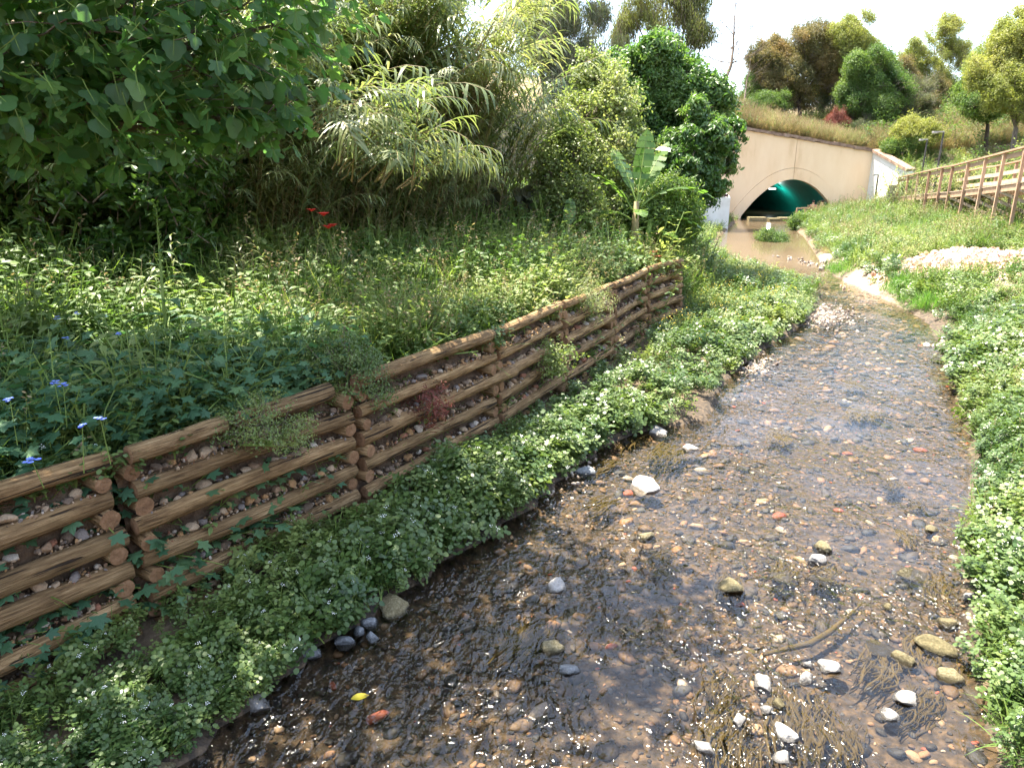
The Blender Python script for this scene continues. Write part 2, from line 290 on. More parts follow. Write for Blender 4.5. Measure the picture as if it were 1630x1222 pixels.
M['teal'] = solid('teal_paint', [(0, (.0, .2, .16)), (.5, (.002, .27, .215)), (1, (.01, .33, .27))], 1.5, .45, .25, 8, coord='Position')
M['purple_stone'] = solid('purple_brick', [(0, (.06, .025, .035)), (1, (.16, .08, .085))], 3, .9, .8, 8, coord='Position')
M['concrete'] = solid('concrete', [(0, (.2, .18, .15)), (1, (.42, .39, .34))], 2, .9, .5, 12, coord='Position')
M['lampmetal'] = solid('lamp_metal', [(0, (.045, .04, .035)), (1, (.09, .08, .07))], 3, .5, 0)
M['lamphead'] = solid('lamp_head', [(0, (.3, .27, .23)), (1, (.4, .37, .32))], 3, .5, 0)
M['skin'] = solid('skin', [(0, (.5, .25, .16)), (1, (.6, .32, .22))], 4, .6, 0)
M['hair'] = solid('hair', [(0, (.02, .013, .01)), (1, (.05, .03, .02))], 9, .6, 0)
M['cloth'] = solid('swim_shorts', [(0, (.02, .025, .05)), (1, (.05, .05, .09))], 9, .8, 0)
def glow(name, col, e):
    m, N, K, out = newmat(name); em = N('ShaderNodeEmission'); em.inputs[0].default_value = c4(col); em.inputs[1].default_value = e; K(em.outputs[0], out.inputs[0]); return m
M['lampglow'] = glow('lamp_glow', (1, 1, .95), .7)
M['algae'] = leafmat('stream_algae', [(0, (.04, .03, .012)), (.5, (.09, .068, .025)), (1, (.16, .12, .05))], .9, .15, .8, .5, .15)
M['rubblebank'] = solid('rubble_bank', [(0, (.3, .19, .13)), (.5, (.5, .37, .28)), (1, (.66, .55, .46))], 2.2, .95, 1, 9, coord='Position')
M['hillsoil'] = solid('dry_hill', [(0, (.12, .09, .05)), (.5, (.24, .18, .1)), (1, (.36, .28, .17))], .7, .95, .6, 6, coord='Position')
# ------------------------------------------------------------------ scattering through geometry nodes (uncountable leaves only)
_PROTO = {}
def proto(name, me):
    o = bpy.data.objects.new(name, me); return o     # never linked to the scene
_GROUPS = {}
def scatter_group(key, protos):
    if key in _GROUPS: return _GROUPS[key]
    ng = bpy.data.node_groups.new('scatter_' + key, 'GeometryNodeTree')
    ng.interface.new_socket(name='Geometry', in_out='INPUT', socket_type='NodeSocketGeometry'); ng.interface.new_socket(name='Geometry', in_out='OUTPUT', socket_type='NodeSocketGeometry')
    n = ng.nodes.new; K = ng.links.new
    gi, go, ip = n('NodeGroupInput'), n('NodeGroupOutput'), n('GeometryNodeInstanceOnPoints')
    def att(nm, ty): a = n('GeometryNodeInputNamedAttribute'); a.data_type = ty; a.inputs['Name'].default_value = nm; return a.outputs['Attribute']
    er = n('FunctionNodeEulerToRotation'); K(att('rot', 'FLOAT_VECTOR'), er.inputs[0]); K(er.outputs[0], ip.inputs['Rotation'])
    K(att('scl', 'FLOAT_VECTOR'), ip.inputs['Scale']); K(att('idx', 'INT'), ip.inputs['Instance Index']); ip.inputs['Pick Instance'].default_value = True
    g2 = n('GeometryNodeGeometryToInstance')
    for p in protos:
        oi = n('GeometryNodeObjectInfo'); oi.inputs['Object'].default_value = p; oi.inputs['As Instance'].default_value = False; K(oi.outputs['Geometry'], g2.inputs[0])
    K(g2.outputs[0], ip.inputs['Instance']); K(gi.outputs[0], ip.inputs['Points']); K(ip.outputs[0], go.inputs[0])
    _GROUPS[key] = ng; return ng
def scatter(name, key, pts, rot, scl, parent=None, label=None, kind='stuff', idx=None):
    protos = PROTOS[key]; pts = np.asarray(pts, float); n = len(pts)
    me = bpy.data.meshes.new(name); me.vertices.add(n); me.vertices.foreach_set('co', pts.astype(np.float32).ravel())
    scl = np.asarray(scl, float); scl = np.repeat(scl[:, None], 3, 1) if scl.ndim == 1 else scl
    for nm, ty, f, arr in (('rot', 'FLOAT_VECTOR', 'vector', rot), ('scl', 'FLOAT_VECTOR', 'vector', scl)):
        a = me.attributes.new(nm, ty, 'POINT'); a.data.foreach_set(f, np.asarray(arr, np.float32).ravel())
    a = me.attributes.new('idx', 'INT', 'POINT'); a.data.foreach_set('value', (RNG.integers(0, len(protos), n) if idx is None else idx).astype(np.int32))
    o = link(name, me, parent); md = o.modifiers.new('scatter', 'NODES'); md.node_group = scatter_group(key, protos)
    return tag(o, label, kind=kind)
def yaw_rot(n, tilt=.25): return np.stack([RNG.normal(0, tilt, n), RNG.normal(0, tilt, n), RNG.uniform(0, 6.283, n)], 1)
def dir_rot(d, spin=True):
    d = d / (np.linalg.norm(d, axis=1)[:, None] + 1e-9)
    return np.stack([RNG.normal(0, .2, len(d)), np.arccos(np.clip(d[:, 2], -1, 1)), np.arctan2(d[:, 1], d[:, 0])], 1)
# ------------------------------------------------------------------ the lie of the land
LEFT = [(-9.5, -7), (-5.6, -1.5), (-3.4, 1.5)] + [tuple(gp(u, v)[:2]) for u, v in
        ((290, 1222), (400, 1130), (500, 1040), (610, 965), (720, 890), (845, 815), (890, 765), (990, 695), (1130, 668), (1150, 612),
         (1200, 570), (1285, 512), (1308, 470), (1230, 440), (1165, 424), (1143, 400), (1143, 378), (1162, 362))] + [(16.2, 52), (16.9, 54.2), (16.9, 82)]
RIGHT = [(-3, -8), (.6, -2), (2.1, 1.2)] + [tuple(gp(u, v)[:2]) for u, v in
         ((1590, 1222), (1572, 1130), (1548, 1000), (1535, 900), (1550, 800), (1548, 700), (1515, 610), (1497, 550), (1475, 510), (1400, 470), (1335, 442),
          (1305, 418), (1292, 396), (1278, 376), (1262, 364))] + [(19.6, 50), (21.4, 53), (23.2, 55), (24.2, 60), (24.2, 82)]
CHAN = LEFT + RIGHT[::-1]
WALL = [(-4.02, 2.81), (-2.72, 4.62), (-1.42, 6.43), (-.1, 8.59), (.88, 10.5), (1.91, 12.5), (2.88, 14.56), (4.0, 16.2)]
WEXT = [(-11.8, -8)] + WALL + [(6.2, 20), (7.3, 26), (8.3, 32), (8.6, 40), (8.8, 44.6), (13.2, 44.6), (15.6, 54.2), (15.6, 60)]
def fields(x, y):
    dl, _ = poly_dist(x, y, LEFT); dr, _ = poly_dist(x, y, RIGHT); ins = in_poly(x, y, CHAN)
    dw, sw = poly_dist(x, y, WEXT); return dl, dr, ins, dw * sw
def height(x, y, full=False):
    x = np.asarray(x, float); y = np.asarray(y, float)
    dl, dr, ins, sw = fields(x, y); d = np.minimum(dl, dr)
    nl = wave(x, y, 1.3, 1) * .05 + wave(x, y, 4.5, 2) * .02
    bed = -.03 - .13 * sstep(d, 0, .9) - .05 * sstep(dl, 3, .2) + nl * .45 - .25 * sstep(y, 26, 34)
    low = np.minimum(.18, .05 + .13 * d) + nl * .6 * sstep(d, 0, .5)
    top = 1.40 + np.interp(sw, [0, 5, 9, 14, 30, 80, 400], [0, .12, .8, 2.6, 5.5, 9, 14]) + nl * 1.6
    w = .3 + 1.2 * sstep(y, 16.3, 18.5)
    hl = low + sstep(sw, .3, .3 + w) * np.maximum(top - low, 0)
    hr = np.interp(d, [0, .5, 1.6, 3.2, 6.2, 9, 14, 22, 40, 120, 500], [.03, .26, .5, .85, 1.35, 1.75, 4.2, 7.8, 11.5, 16, 20]) + nl * 1.8 * sstep(d, 0, 1)
    rub = np.exp(-(((x - 13.3) / 2.5) ** 2 + ((y - 21.0) / 2.9) ** 2) * 1.1)
    hr = hr + rub * .28
    hr = hr + sstep(x, 26.3, 27.2) * sstep(y, 43, 53) * np.maximum(0, np.interp(y, [48, 54], [3.2, 4.6]) - hr)
    h = np.where(ins, bed, np.where(dl < dr, hl, hr))
    if full: return h, ins, dl, dr, sw, rub
    return h
def hz(x, y): return height(np.asarray(x, float), np.asarray(y, float))
def hill_h(x, y):
    x = np.asarray(x, float); y = np.asarray(y, float)
    t = np.interp(x, [-60, 0, 12, 16, 26, 34, 42, 60, 150], [10, 8.2, 7.2, 6.45, 4.72, 4.8, 6.3, 10.8, 16.5]); s = y - 54.4
    g = t + np.interp(s, [0, 6, 14, 30, 120, 600], [0, 1.7, 3.2, 4.3, 6, 9]) * np.interp(x, [16, 26, 34], [1, .62, .9]) + wave(x, y, .7, 3) * .22 * sstep(s, .3, 3)
    return g
def grid_mesh(name, xs, ys, zf, mat, attrs=None):
    X, Y = np.meshgrid(xs, ys); Z = zf(X, Y); nx, ny = len(xs), len(ys)
    me = bpy.data.meshes.new(name); V = np.stack([X, Y, Z], -1).reshape(-1, 3)
    i = np.arange(nx * ny).reshape(ny, nx); F = np.stack([i[:-1, :-1], i[:-1, 1:], i[1:, 1:], i[1:, :-1]], -1).reshape(-1, 4)
    me.from_pydata(V.tolist(), [], F.tolist()); me.materials.append(mat); me.polygons.foreach_set('use_smooth', [True] * len(F))
    for k, a in (attrs(X, Y) if attrs else {}).items():
        at = me.attributes.new(k, 'FLOAT', 'POINT'); at.data.foreach_set('value', np.asarray(a, np.float32).ravel())
    me.update(); return me
def ground_mat():
    m, N, K, out = newmat('earth_and_stream_bed'); g = N('ShaderNodeNewGeometry')
    n1 = N('ShaderNodeTexNoise', i_Scale=1.7, i_Detail=7); K(g.outputs['Position'], n1.inputs['Vector'])
    n2 = N('ShaderNodeTexNoise', i_Scale=14, i_Detail=6); K(g.outputs['Position'], n2.inputs['Vector'])
    rs = ramp(N, [(.3, (.045, .03, .018)), (.55, (.1, .068, .04)), (.75, (.19, .14, .085))]); K(n1.outputs[0], rs.inputs[0])
    rb = ramp(N, [(.3, (.015, .013, .012)), (.5, (.048, .035, .023)), (.7, (.12, .082, .048))]); K(n2.outputs[0], rb.inputs[0])
    rr = ramp(N, [(.3, (.3, .18, .12)), (.5, (.5, .36, .27)), (.7, (.66, .55, .46))]); K(n2.outputs[0], rr.inputs[0])
    rm = ramp(N, [(.3, (.1, .068, .04)), (.7, (.17, .12, .072))]); K(n1.outputs[0], rm.inputs[0])
    last = rs.outputs[0]
    for nm, r in (('bed', rb), ('mud', rm), ('rub', rr)):
        a = N('ShaderNodeAttribute', attribute_name=nm); mx = N('ShaderNodeMix', data_type='RGBA'); K(a.outputs['Fac'], mx.inputs['Factor']); K(last, mx.inputs['A']); K(r.outputs[0], mx.inputs['B']); last = mx.outputs['Result']
    b = N('ShaderNodeBsdfPrincipled', i_Roughness=.92); K(last, b.inputs['Base Color'])
    bp = N('ShaderNodeBump', i_Strength=.8, i_Distance=.04); K(n2.outputs[0], bp.inputs['Height']); K(bp.outputs[0], b.inputs['Normal']); K(b.outputs[0], out.inputs[0]); return m
M['ground'] = ground_mat()
def spread_axis(a, b, step, far):
    core = np.arange(a, b + 1e-6, step); o = np.cumsum(step * 1.35 ** np.arange(1, 60)); o = o[o < far]
    return np.concatenate([(a - o)[::-1], core, b + o])
def gattr(X, Y):
    h, ins, dl, dr, sw, rub = height(X, Y, True); d = np.minimum(dl, dr)
    bed = np.where(ins, 1., sstep(d, .5, 0)); mud = sstep(Y, 23, 29) * np.where(ins | (d < 1.2), 1., 0.); bar = np.exp(-(((X - 8.2) / 1.3) ** 2 + ((Y - 15.5) / 2.6) ** 2))
    return {'bed': bed, 'mud': mud, 'rub': np.clip(rub * 1.6 + wave(X, Y, 2.5, 4) * .25 * (rub > .15), 0, 1)}
xs = spread_axis(-12, 32, .2, 1800); ys = spread_axis(-5, 58, .2, 1800)
def ground_z(X, Y):
    Z = height(X, Y); far = (Y > 54.35); hh = np.where((X > 16) & (X < 26), np.minimum(Z, -.3), np.minimum(Z, hill_h(X, np.maximum(Y, 54.4)) - .6))
    return np.where(far, hh, Z)
ground = tag(link('ground', grid_mesh('ground', xs, ys, ground_z, M['ground'], gattr)), 'earth banks, terrace and stony stream bed', kind='structure')
# hill over the tunnel, a sheet of its own that starts behind the portal wall
hx = np.concatenate([np.arange(-60, 4, 4.), np.arange(4, 42, .5), np.arange(42, 200, 8.), np.arange(240, 1800, 120.)]); hx = np.concatenate([np.arange(-1800, -60, 120.), hx])
hy = np.concatenate([[54.4, 54.401], np.arange(54.6, 90, .6), np.arange(90, 200, 6.), np.arange(220, 1800, 110.)])
def hill_z(X, Y): return np.where((Y < 54.4005) & ~((X > 15) & (X < 27)), -1, hill_h(X, Y))
tag(link('hill', grid_mesh('hill', hx, hy, hill_z, M['hillsoil'])), 'dry grassy hill above the tunnel', kind='structure')
# ------------------------------------------------------------------ water
def water_mat():
    m, N, K, out = newmat('stream_water'); g = N('ShaderNodeNewGeometry')
    mp = N('ShaderNodeMapping', vector_type='POINT'); mp.inputs['Rotation'].default_value = (0, 0, R(28)); mp.inputs['Scale'].default_value = (1.25, .8, 1); K(g.outputs['Position'], mp.inputs[0])
    def nz(s, d, dist): n = N('ShaderNodeTexNoise', i_Scale=s, i_Detail=d, i_Distortion=dist); K(mp.outputs[0], n.inputs['Vector']); return n.outputs[0]
    a, b, c = nz(3.2, 2, 1.0), nz(9, 2, 1.2), nz(22, 1, .6)
    s1 = N('ShaderNodeMath', operation='MULTIPLY_ADD'); K(b, s1.inputs[0]); s1.inputs[1].default_value = .55; K(a, s1.inputs[2])
    s2 = N('ShaderNodeMath', operation='MULTIPLY_ADD'); K(c, s2.inputs[0]); s2.inputs[1].default_value = .14; K(s1.outputs[0], s2.inputs[2])
    sx = N('ShaderNodeSeparateXYZ'); K(g.outputs['Position'], sx.inputs[0])
    st = N('ShaderNodeMapRange'); K(sx.outputs[1], st.inputs[0]); st.inputs[1].default_value = 20; st.inputs[2].default_value = 28; st.inputs[3].default_value = 1.0; st.inputs[4].default_value = .03
    pm = N('ShaderNodeTexNoise', i_Scale=.9, i_Detail=2); K(g.outputs['Position'], pm.inputs['Vector']); pr = N('ShaderNodeMapRange'); K(pm.outputs[0], pr.inputs[0]); pr.inputs[1].default_value = .4; pr.inputs[2].default_value = .72; pr.inputs[3].default_value = .024; pr.inputs[4].default_value = .13
    s0 = N('ShaderNodeMapRange'); K(sx.outputs[1], s0.inputs[0]); s0.inputs[1].default_value = 5.5; s0.inputs[2].default_value = 12; s0.inputs[3].default_value = 1; s0.inputs[4].default_value = .27; sm = N('ShaderNodeMath', operation='MULTIPLY'); K(s0.outputs[0], sm.inputs[0]); K(st.outputs[0], sm.inputs[1])
    bp = N('ShaderNodeBump'); K(pr.outputs[0], bp.inputs['Distance']); K(s2.outputs[0], bp.inputs['Height']); K(sm.outputs[0], bp.inputs['Strength'])
    gl = N('ShaderNodeBsdfGlossy', i_Roughness=.11); K(bp.outputs[0], gl.inputs['Normal'])
    tr = N('ShaderNodeBsdfTransparent'); tr.inputs[0].default_value = (.82, .78, .71, 1)
    # the still pool carries silt: part of it scatters light
    df = N('ShaderNodeBsdfDiffuse'); df.inputs[0].default_value = (.2, .145, .085, 1); si = N('ShaderNodeMapRange'); K(sx.outputs[1], si.inputs[0])
    si.inputs[1].default_value = 22; si.inputs[2].default_value = 29; si.inputs[3].default_value = .0; si.inputs[4].default_value = .6
    m1 = N('ShaderNodeMixShader'); K(si.outputs[0], m1.inputs[0]); K(tr.outputs[0], m1.inputs[1]); K(df.outputs[0], m1.inputs[2])
    fr = N('ShaderNodeFresnel', i_IOR=1.45); K(bp.outputs[0], fr.inputs['Normal'])
    mx = N('ShaderNodeMixShader'); K(fr.outputs[0], mx.inputs[0]); K(m1.outputs[0], mx.inputs[1]); K(gl.outputs[0], mx.inputs[2]); K(mx.outputs[0], out.inputs[0]); return m
M['water'] = water_mat()
wx = np.arange(-11, 26.1, .5); wy = np.arange(-8, 80.1, .5)
tag(link('stream_water', grid_mesh('stream_water', wx, wy, lambda X, Y: X * 0 + .0, M['water'])), 'shallow rippled stream water', kind='structure')
# ------------------------------------------------------------------ prototypes of leaves, tufts and stones
PROTOS = {}
U = random.uniform
def rdir(zmin=-1, zmax=1):
    z = U(zmin, zmax); a = U(0, 6.283); r = math.sqrt(max(0, 1 - z * z)); return Vector((r * math.cos(a), r * math.sin(a), z))
def stone_mesh(name, mat, seed, sub=2, flat=.7, rough=.28, smooth=False, cut=5):
    bm = bmesh.new(); bmesh.ops.create_icosphere(bm, subdivisions=sub, radius=1); rs = random.Random(seed)
    planes = [(Vector((rs.gauss(0, 1), rs.gauss(0, 1), rs.gauss(0, 1))).normalized(), rs.uniform(.55, .85)) for _ in range(cut)]
    off = Vector((seed * 3.7, seed * 1.3, 0)); sxy = (1, rs.uniform(.65, .95))
    for v in bm.verts:
        p = v.co.copy(); p *= 1 + rough * mnoise.noise(p * 1.4 + off)
        for n, d in planes:
            e = p.dot(n) - d
            if e > 0: p -= n * e * .85
        v.co = Vector((p.x * sxy[0], p.y * sxy[1], p.z * flat)) + Vector([mnoise.noise(p * 4 + off) * .05] * 3)
    me = bpy.data.meshes.new(name); bm.to_mesh(me); bm.free(); me.materials.append(mat)
    if smooth: me.polygons.foreach_set('use_smooth', [True] * len(me.polygons))
    return me
for key, mat in (('pebble', 'pebble'), ('gravel', 'gravel'), ('rubble', 'rubble'), ('pinkrubble', 'pinkrubble')):
    PROTOS[key] = [proto(key, stone_mesh(key, M[mat], 10 + i, 1 if key != 'pebble' else 2, .5, .3, key == 'pebble', 4)) for i in range(6)]
def cress_proto(flower, mat='cress', h=.26, lf=.04):
    mb = MB(); 
    for s in range(3):
        a = U(0, 6.28); lean = U(.1, .5); hh = h * U(.7, 1.1); tip = Vector((math.cos(a) * lean * hh, math.sin(a) * lean * hh, hh))
        mb.tube([(0, 0, -.03), tip * .5 + Vector((0, 0, .03)), tip], [.004, .003, .002], 3, 2, False)
        for k in range(5):
            t = .35 + .65 * k / 4; p = tip * t; d = rdir(-.1, .55); d = (d + Vector((tip.x, tip.y, 0)) * 1.2).normalized(); Lr = U(.07, .12); r = random.random()
            nn = Vector((U(-.4, .4), U(-.4, .4), 1)).normalized(); sd = d.cross(nn).normalized()
            for q in range(3):
                c = p + d * Lr * (.3 + .3 * q) + Vector((0, 0, -.02 * q * q)); s_ = lf * U(.7, 1.1)
                for sg in (-1, 1): mb.hexa(c, (sd * sg + d * .6), nn + Vector((U(-.4, .4), U(-.4, .4), 0)), s_, s_ * .7, 0, r + U(-.1, .1))
            mb.hexa(p + d * Lr * .95, d + Vector((0, 0, -.3)), nn, lf * 1.3, lf, 0, r)
        if flower and random.random() < .55:
            for q in range(7):
                c = tip + Vector((U(-.016, .016), U(-.016, .016), U(0, .02))); mb.hexa(c, rdir(-.1, .3), Vector((0, 0, 1)), .008, .008, 1)
    return mb.mesh('cress', [M[mat], M['cressflower'], M['stem']])
PROTOS['cress'] = [proto('cress', cress_proto(i in (1, 4))) for i in range(6)]
def herb_proto(mat, h, n, nl, L, w, flower=None, droop=.5, head=0):
    mb = MB()
    for s in range(n):
        d = rdir(.5, 1); hh = h * U(.6, 1.1); p0 = Vector((U(-.05, .05), U(-.05, .05), -.02)); tip = p0 + d * hh + Vector((0, 0, .1 * hh))
        mb.tube([p0, (p0 + tip) * .5 + rdir() * hh * .05, tip], [.005, .004, .002], 3, 1, False)
        for k in range(nl):
            t = .15 + .85 * (k + U(0, .6)) / nl; p = p0.lerp(tip, min(1, t)); q = rdir(-.1, .6); mb.leaf(p, q, L * U(.6, 1.15) * (1.15 - .5 * t), w * U(.7, 1.1), droop, 3, .2, 0)
        for k in range(head): 
            p = tip + rdir() * .035 * h / .4 + Vector((0, 0, U(-.12, .02) * h)); mb.hexa(p, rdir(), rdir(), U(.012, .022), .012, 2)
    return mb.mesh('herb', [M[mat], M['stem'], M[flower] if flower else M['stem']])
PROTOS['weed'] = [proto('weed', herb_proto('weed', .42, 5, 9, .095, .032)) for i in range(4)] + [proto('weed', herb_proto('weed', .34, 6, 8, .07, .045)) for i in range(3)]
PROTOS['pale'] = [proto('pale', herb_proto('weedpale', .55, 5, 9, .08, .022, 'drygrass', head=14)) for i in range(3)] + [proto('pale', herb_proto('weed', .5, 5, 10, .08, .03, 'weedpale', head=10)) for i in range(2)]
PROTOS['yellowherb'] = [proto('yellowherb', herb_proto('weed', .5, 4, 8, .07, .02, 'flower_yellow', head=5)) for i in range(3)]
def grass_proto(mat, h, n, w=.009, droop=.9, spread=.07, seed=0):
    mb = MB()
    for k in range(n):
        d = rdir(.55, 1); mb.blade((U(-spread, spread), U(-spread, spread), -.03), d, h * U(.5, 1.15), w * U(.7, 1.2), droop * U(.4, 1.3), 4)
    for k in range(seed):
        d = rdir(.85, 1); p = Vector((U(-.04, .04), U(-.04, .04), 0)); tip = p + d * h * U(.95, 1.3); mb.tube([p, tip], [.002, .0012], 3, 0, False)
        for q in range(9): mb.hexa(tip - d * q * .012, rdir(-.3, .8), rdir(), .022, .008, 1)
    return mb.mesh('grass', [M[mat], M['drygrass']])
PROTOS['grass'] = [proto('grass', grass_proto('grass', .42, 34, .009, .9, .09, 2 if i % 2 else 0)) for i in range(5)]
PROTOS['brightgrass'] = [proto('brightgrass', grass_proto('brightgrass', .45, 45, .009, .6, .12)) for i in range(4)]
PROTOS['drygrass'] = [proto('drygrass', grass_proto('drygrass', .6, 34, .011, .6, .12, 6)) for i in range(4)]
def lobed(mb, p, d, nrm, S, m=0, r=None, lobes=5, depth=.35, cup=.12, teeth=0, fat=1.):   # palmate leaf, stalk joint at p
    p = Vector(p); d = Vector(d).normalized(); nrm = Vector(nrm); sd = d.cross(nrm).normalized(); nrm = sd.cross(d).normalized()
    n = lobes * 6; vs = [p + d * S * .12]; spread = 2.45
    for i in range(n + 1):
        t = -1 + 2 * i / n; ang = t * spread; lob = .5 + .5 * math.cos(t * lobes * math.pi) if lobes % 2 else .5 - .5 * math.cos(t * lobes * math.pi)
        lob = lob ** fat; rad = S * (1 - depth * (1 - lob)) * (.72 + .28 * math.cos(ang * .8)) * (1 - .25 * abs(t) ** 3); rad *= 1 + (teeth * (.5 if i % 2 else -.5))
        q = d * math.cos(ang) * rad * .62 + sd * math.sin(ang) * rad * .6
        vs.append(p + d * S * .22 + q + nrm * (-cup * S * (q.length / S) ** 2 * 3 + .05 * S * (lob - .5)))
    mb.add(vs, [(0, i + 1, i + 2) for i in range(n)], m, r)
def mallow_proto():
    mb = MB()
    for k in range(13):
        d = rdir(.2, .9); L_ = U(.12, .4); tip = d * L_ + Vector((0, 0, .05)); mb.tube([(0, 0, -.02), tip * .5 + Vector((0, 0, .05)), tip], .0035, 3, 1, False)
        out = Vector((d.x, d.y, U(-.25, .1))).normalized(); lobed(mb, tip, out, Vector((U(-.35, .35), U(-.35, .35), 1)), U(.075, .13), 0, None, 5, .42, .1, .12)
    return mb.mesh('mallow', [M['mallow'], M['stem']])
PROTOS['mallow'] = [proto('mallow', mallow_proto()) for i in range(5)]
def fig_leaf_mesh(i):
    mb = MB(); lobed(mb, (0, 0, 0), (1, 0, 0), (0, 0, 1), .145, 0, .5, (3, 5, 5, 3, 3)[i % 5], (.34, .42, .36, .5, .2)[i % 5], (.16, .05, .22, .1, .28)[i % 5], .0, .5)
    mb.tube([(-.06, 0, .012), (0, 0, .002), (.11, 0, -.002)], [.003, .003, .0012], 3, 1, False)
    return mb.mesh('fig_leaf', [M['fig'], M['stem']])
FIGM = [fig_leaf_mesh(i) for i in range(5)]; PROTOS['figleaf'] = [proto('figleaf', m) for m in FIGM]
def cane_proto(Lc, th0, bend, nl, leafL, mat='reed', stem='reedstem', w=.04, first=.3):
    mb = MB(); pts, p = [], Vector((0, 0, -.1)); N = 12; az = 0
    for i in range(N + 1):
        s = i / N; th = th0 + bend * s ** 2; d = Vector((math.sin(th), .12 * math.sin(s * 5 + Lc), math.cos(th))).normalized(); pts.append((p.copy(), d)); p = p + d * Lc / N
    mb.tube([q for q, _ in pts], [.014 * (1 - .75 * i / N) for i in range(N + 1)], 5, 1, False)
    for k in range(nl):
        s = first + (1 - first) * (k / (nl - 1)) ** .8; f = s * N; i = min(N - 1, int(f)); q = pts[i][0].lerp(pts[i + 1][0], f - i); d = pts[i][1]
        sd = d.cross(Vector((0, 0, 1))); sd = sd.normalized() if sd.length > .1 else Vector((0, 1, 0)); sd = sd * (1 if k % 2 else -1)
        nn = d.cross(sd) * U(-.35, .35); v = d * U(.7, 1.1) + sd * U(.5, .9) + nn + rdir() * .15; LL = leafL * U(.7, 1.15) * (1 - .35 * (s > .93))
        mb.blade(q, v, LL, w * U(.75, 1.15), U(.8, 1.7), 6, 0)
    return mb.mesh('cane', [M[mat], M[stem]])
PROTOS['reed'] = [proto('reed', cane_proto(U(4.2, 5.2), .08, b, 58, .62, w=.046, first=.1)) for b in (.5, .8, 1.1, 1.3, 1.55, 1.8)]
PROTOS['reedtop'] = [proto('reedtop', cane_proto(U(1.7, 2.2), .5, b, 30, .5, first=.12)) for b in (.9, 1.2, 1.5, 1.8)]
PROTOS['deadreed'] = [proto('deadreed', cane_proto(U(2.6, 3.4), .12, b, 26, .5, 'deadreed', w=.03, first=.1)) for b in (.3, .6, 1.0, 1.6)]
PROTOS['youngcane'] = [proto('youngcane', cane_proto(U(1.3, 1.9), .1, b, 18, .42, first=.12, w=.035)) for b in (.3, .5, .8)]
def clump_proto(mat, n, size, L, w, droop, mode='ball', nseg=2):
    mb = MB()
    mb.tube([(0, 0, -size * .6), (0, 0, size * .5)], [size * .02, size * .008], 3, 1, False)
    for k in range(n):
        if mode == 'ball': p = Vector((0, 0, size * U(-.3, .5))) + rdir(-.3, 1) * size * U(.05, .5); d = (rdir(-.4, .7) + Vector((0, 0, .25))).normalized()
        elif mode == 'hang': p = Vector((U(-.3, .3), U(-.3, .3), U(-.5, .4))) * size; d = Vector((U(-.35, .35), U(-.35, .35), -1)).normalized()
        else:   # whorl
            p = Vector((0, 0, size * U(-.1, .3))) + rdir(-.2, .6) * size * .12; d = rdir(-.25, .5)
        mb.leaf(p, d, L * U(.7, 1.2), w * U(.75, 1.15), droop, nseg, .25, 0, up=rdir(.3, 1))
    return mb.mesh('clump', [M[mat], M['trunk']])
for key, mat, n, size, L_, w_, dr, mode, ns in (
        ('c_darktree', 'darktree', 34, .42, .15, .06, .5, 'ball', 3), ('c_whorl', 'darktree', 20, .4, .2, .075, .6, 'whorl', 3), ('c_light', 'lighttree', 26, .45, .085, .06, .5, 'ball', 2),
        ('c_euc', 'euc', 40, .8, .17, .03, .8, 'hang', 2), ('c_willow', 'willow', 46, 1.0, .22, .03, .6, 'hang', 2), ('c_orange', 'orange', 48, .75, .15, .05, .5, 'ball', 2),
        ('c_green', 'green', 48, .75, .15, .06, .5, 'ball', 2), ('c_yellow', 'yellowgreen', 40, .7, .15, .055, .6, 'ball', 2), ('c_bush', 'weed', 40, .5, .09, .04, .4, 'ball', 2),
        ('c_pale', 'weedpale', 40, .5, .13, .03, .5, 'ball', 2), ('c_red', 'red', 40, .5, .14, .03, .5, 'ball', 2), ('c_brightbush', 'cress', 60, .4, .045, .03, .3, 'ball', 2), ('c_banbush', 'green', 34, .42, .1, .055, .4, 'ball', 2)):
    PROTOS[key] = [proto(key, clump_proto(mat, n, size, L_, w_, dr, mode, ns)) for i in range(5)]
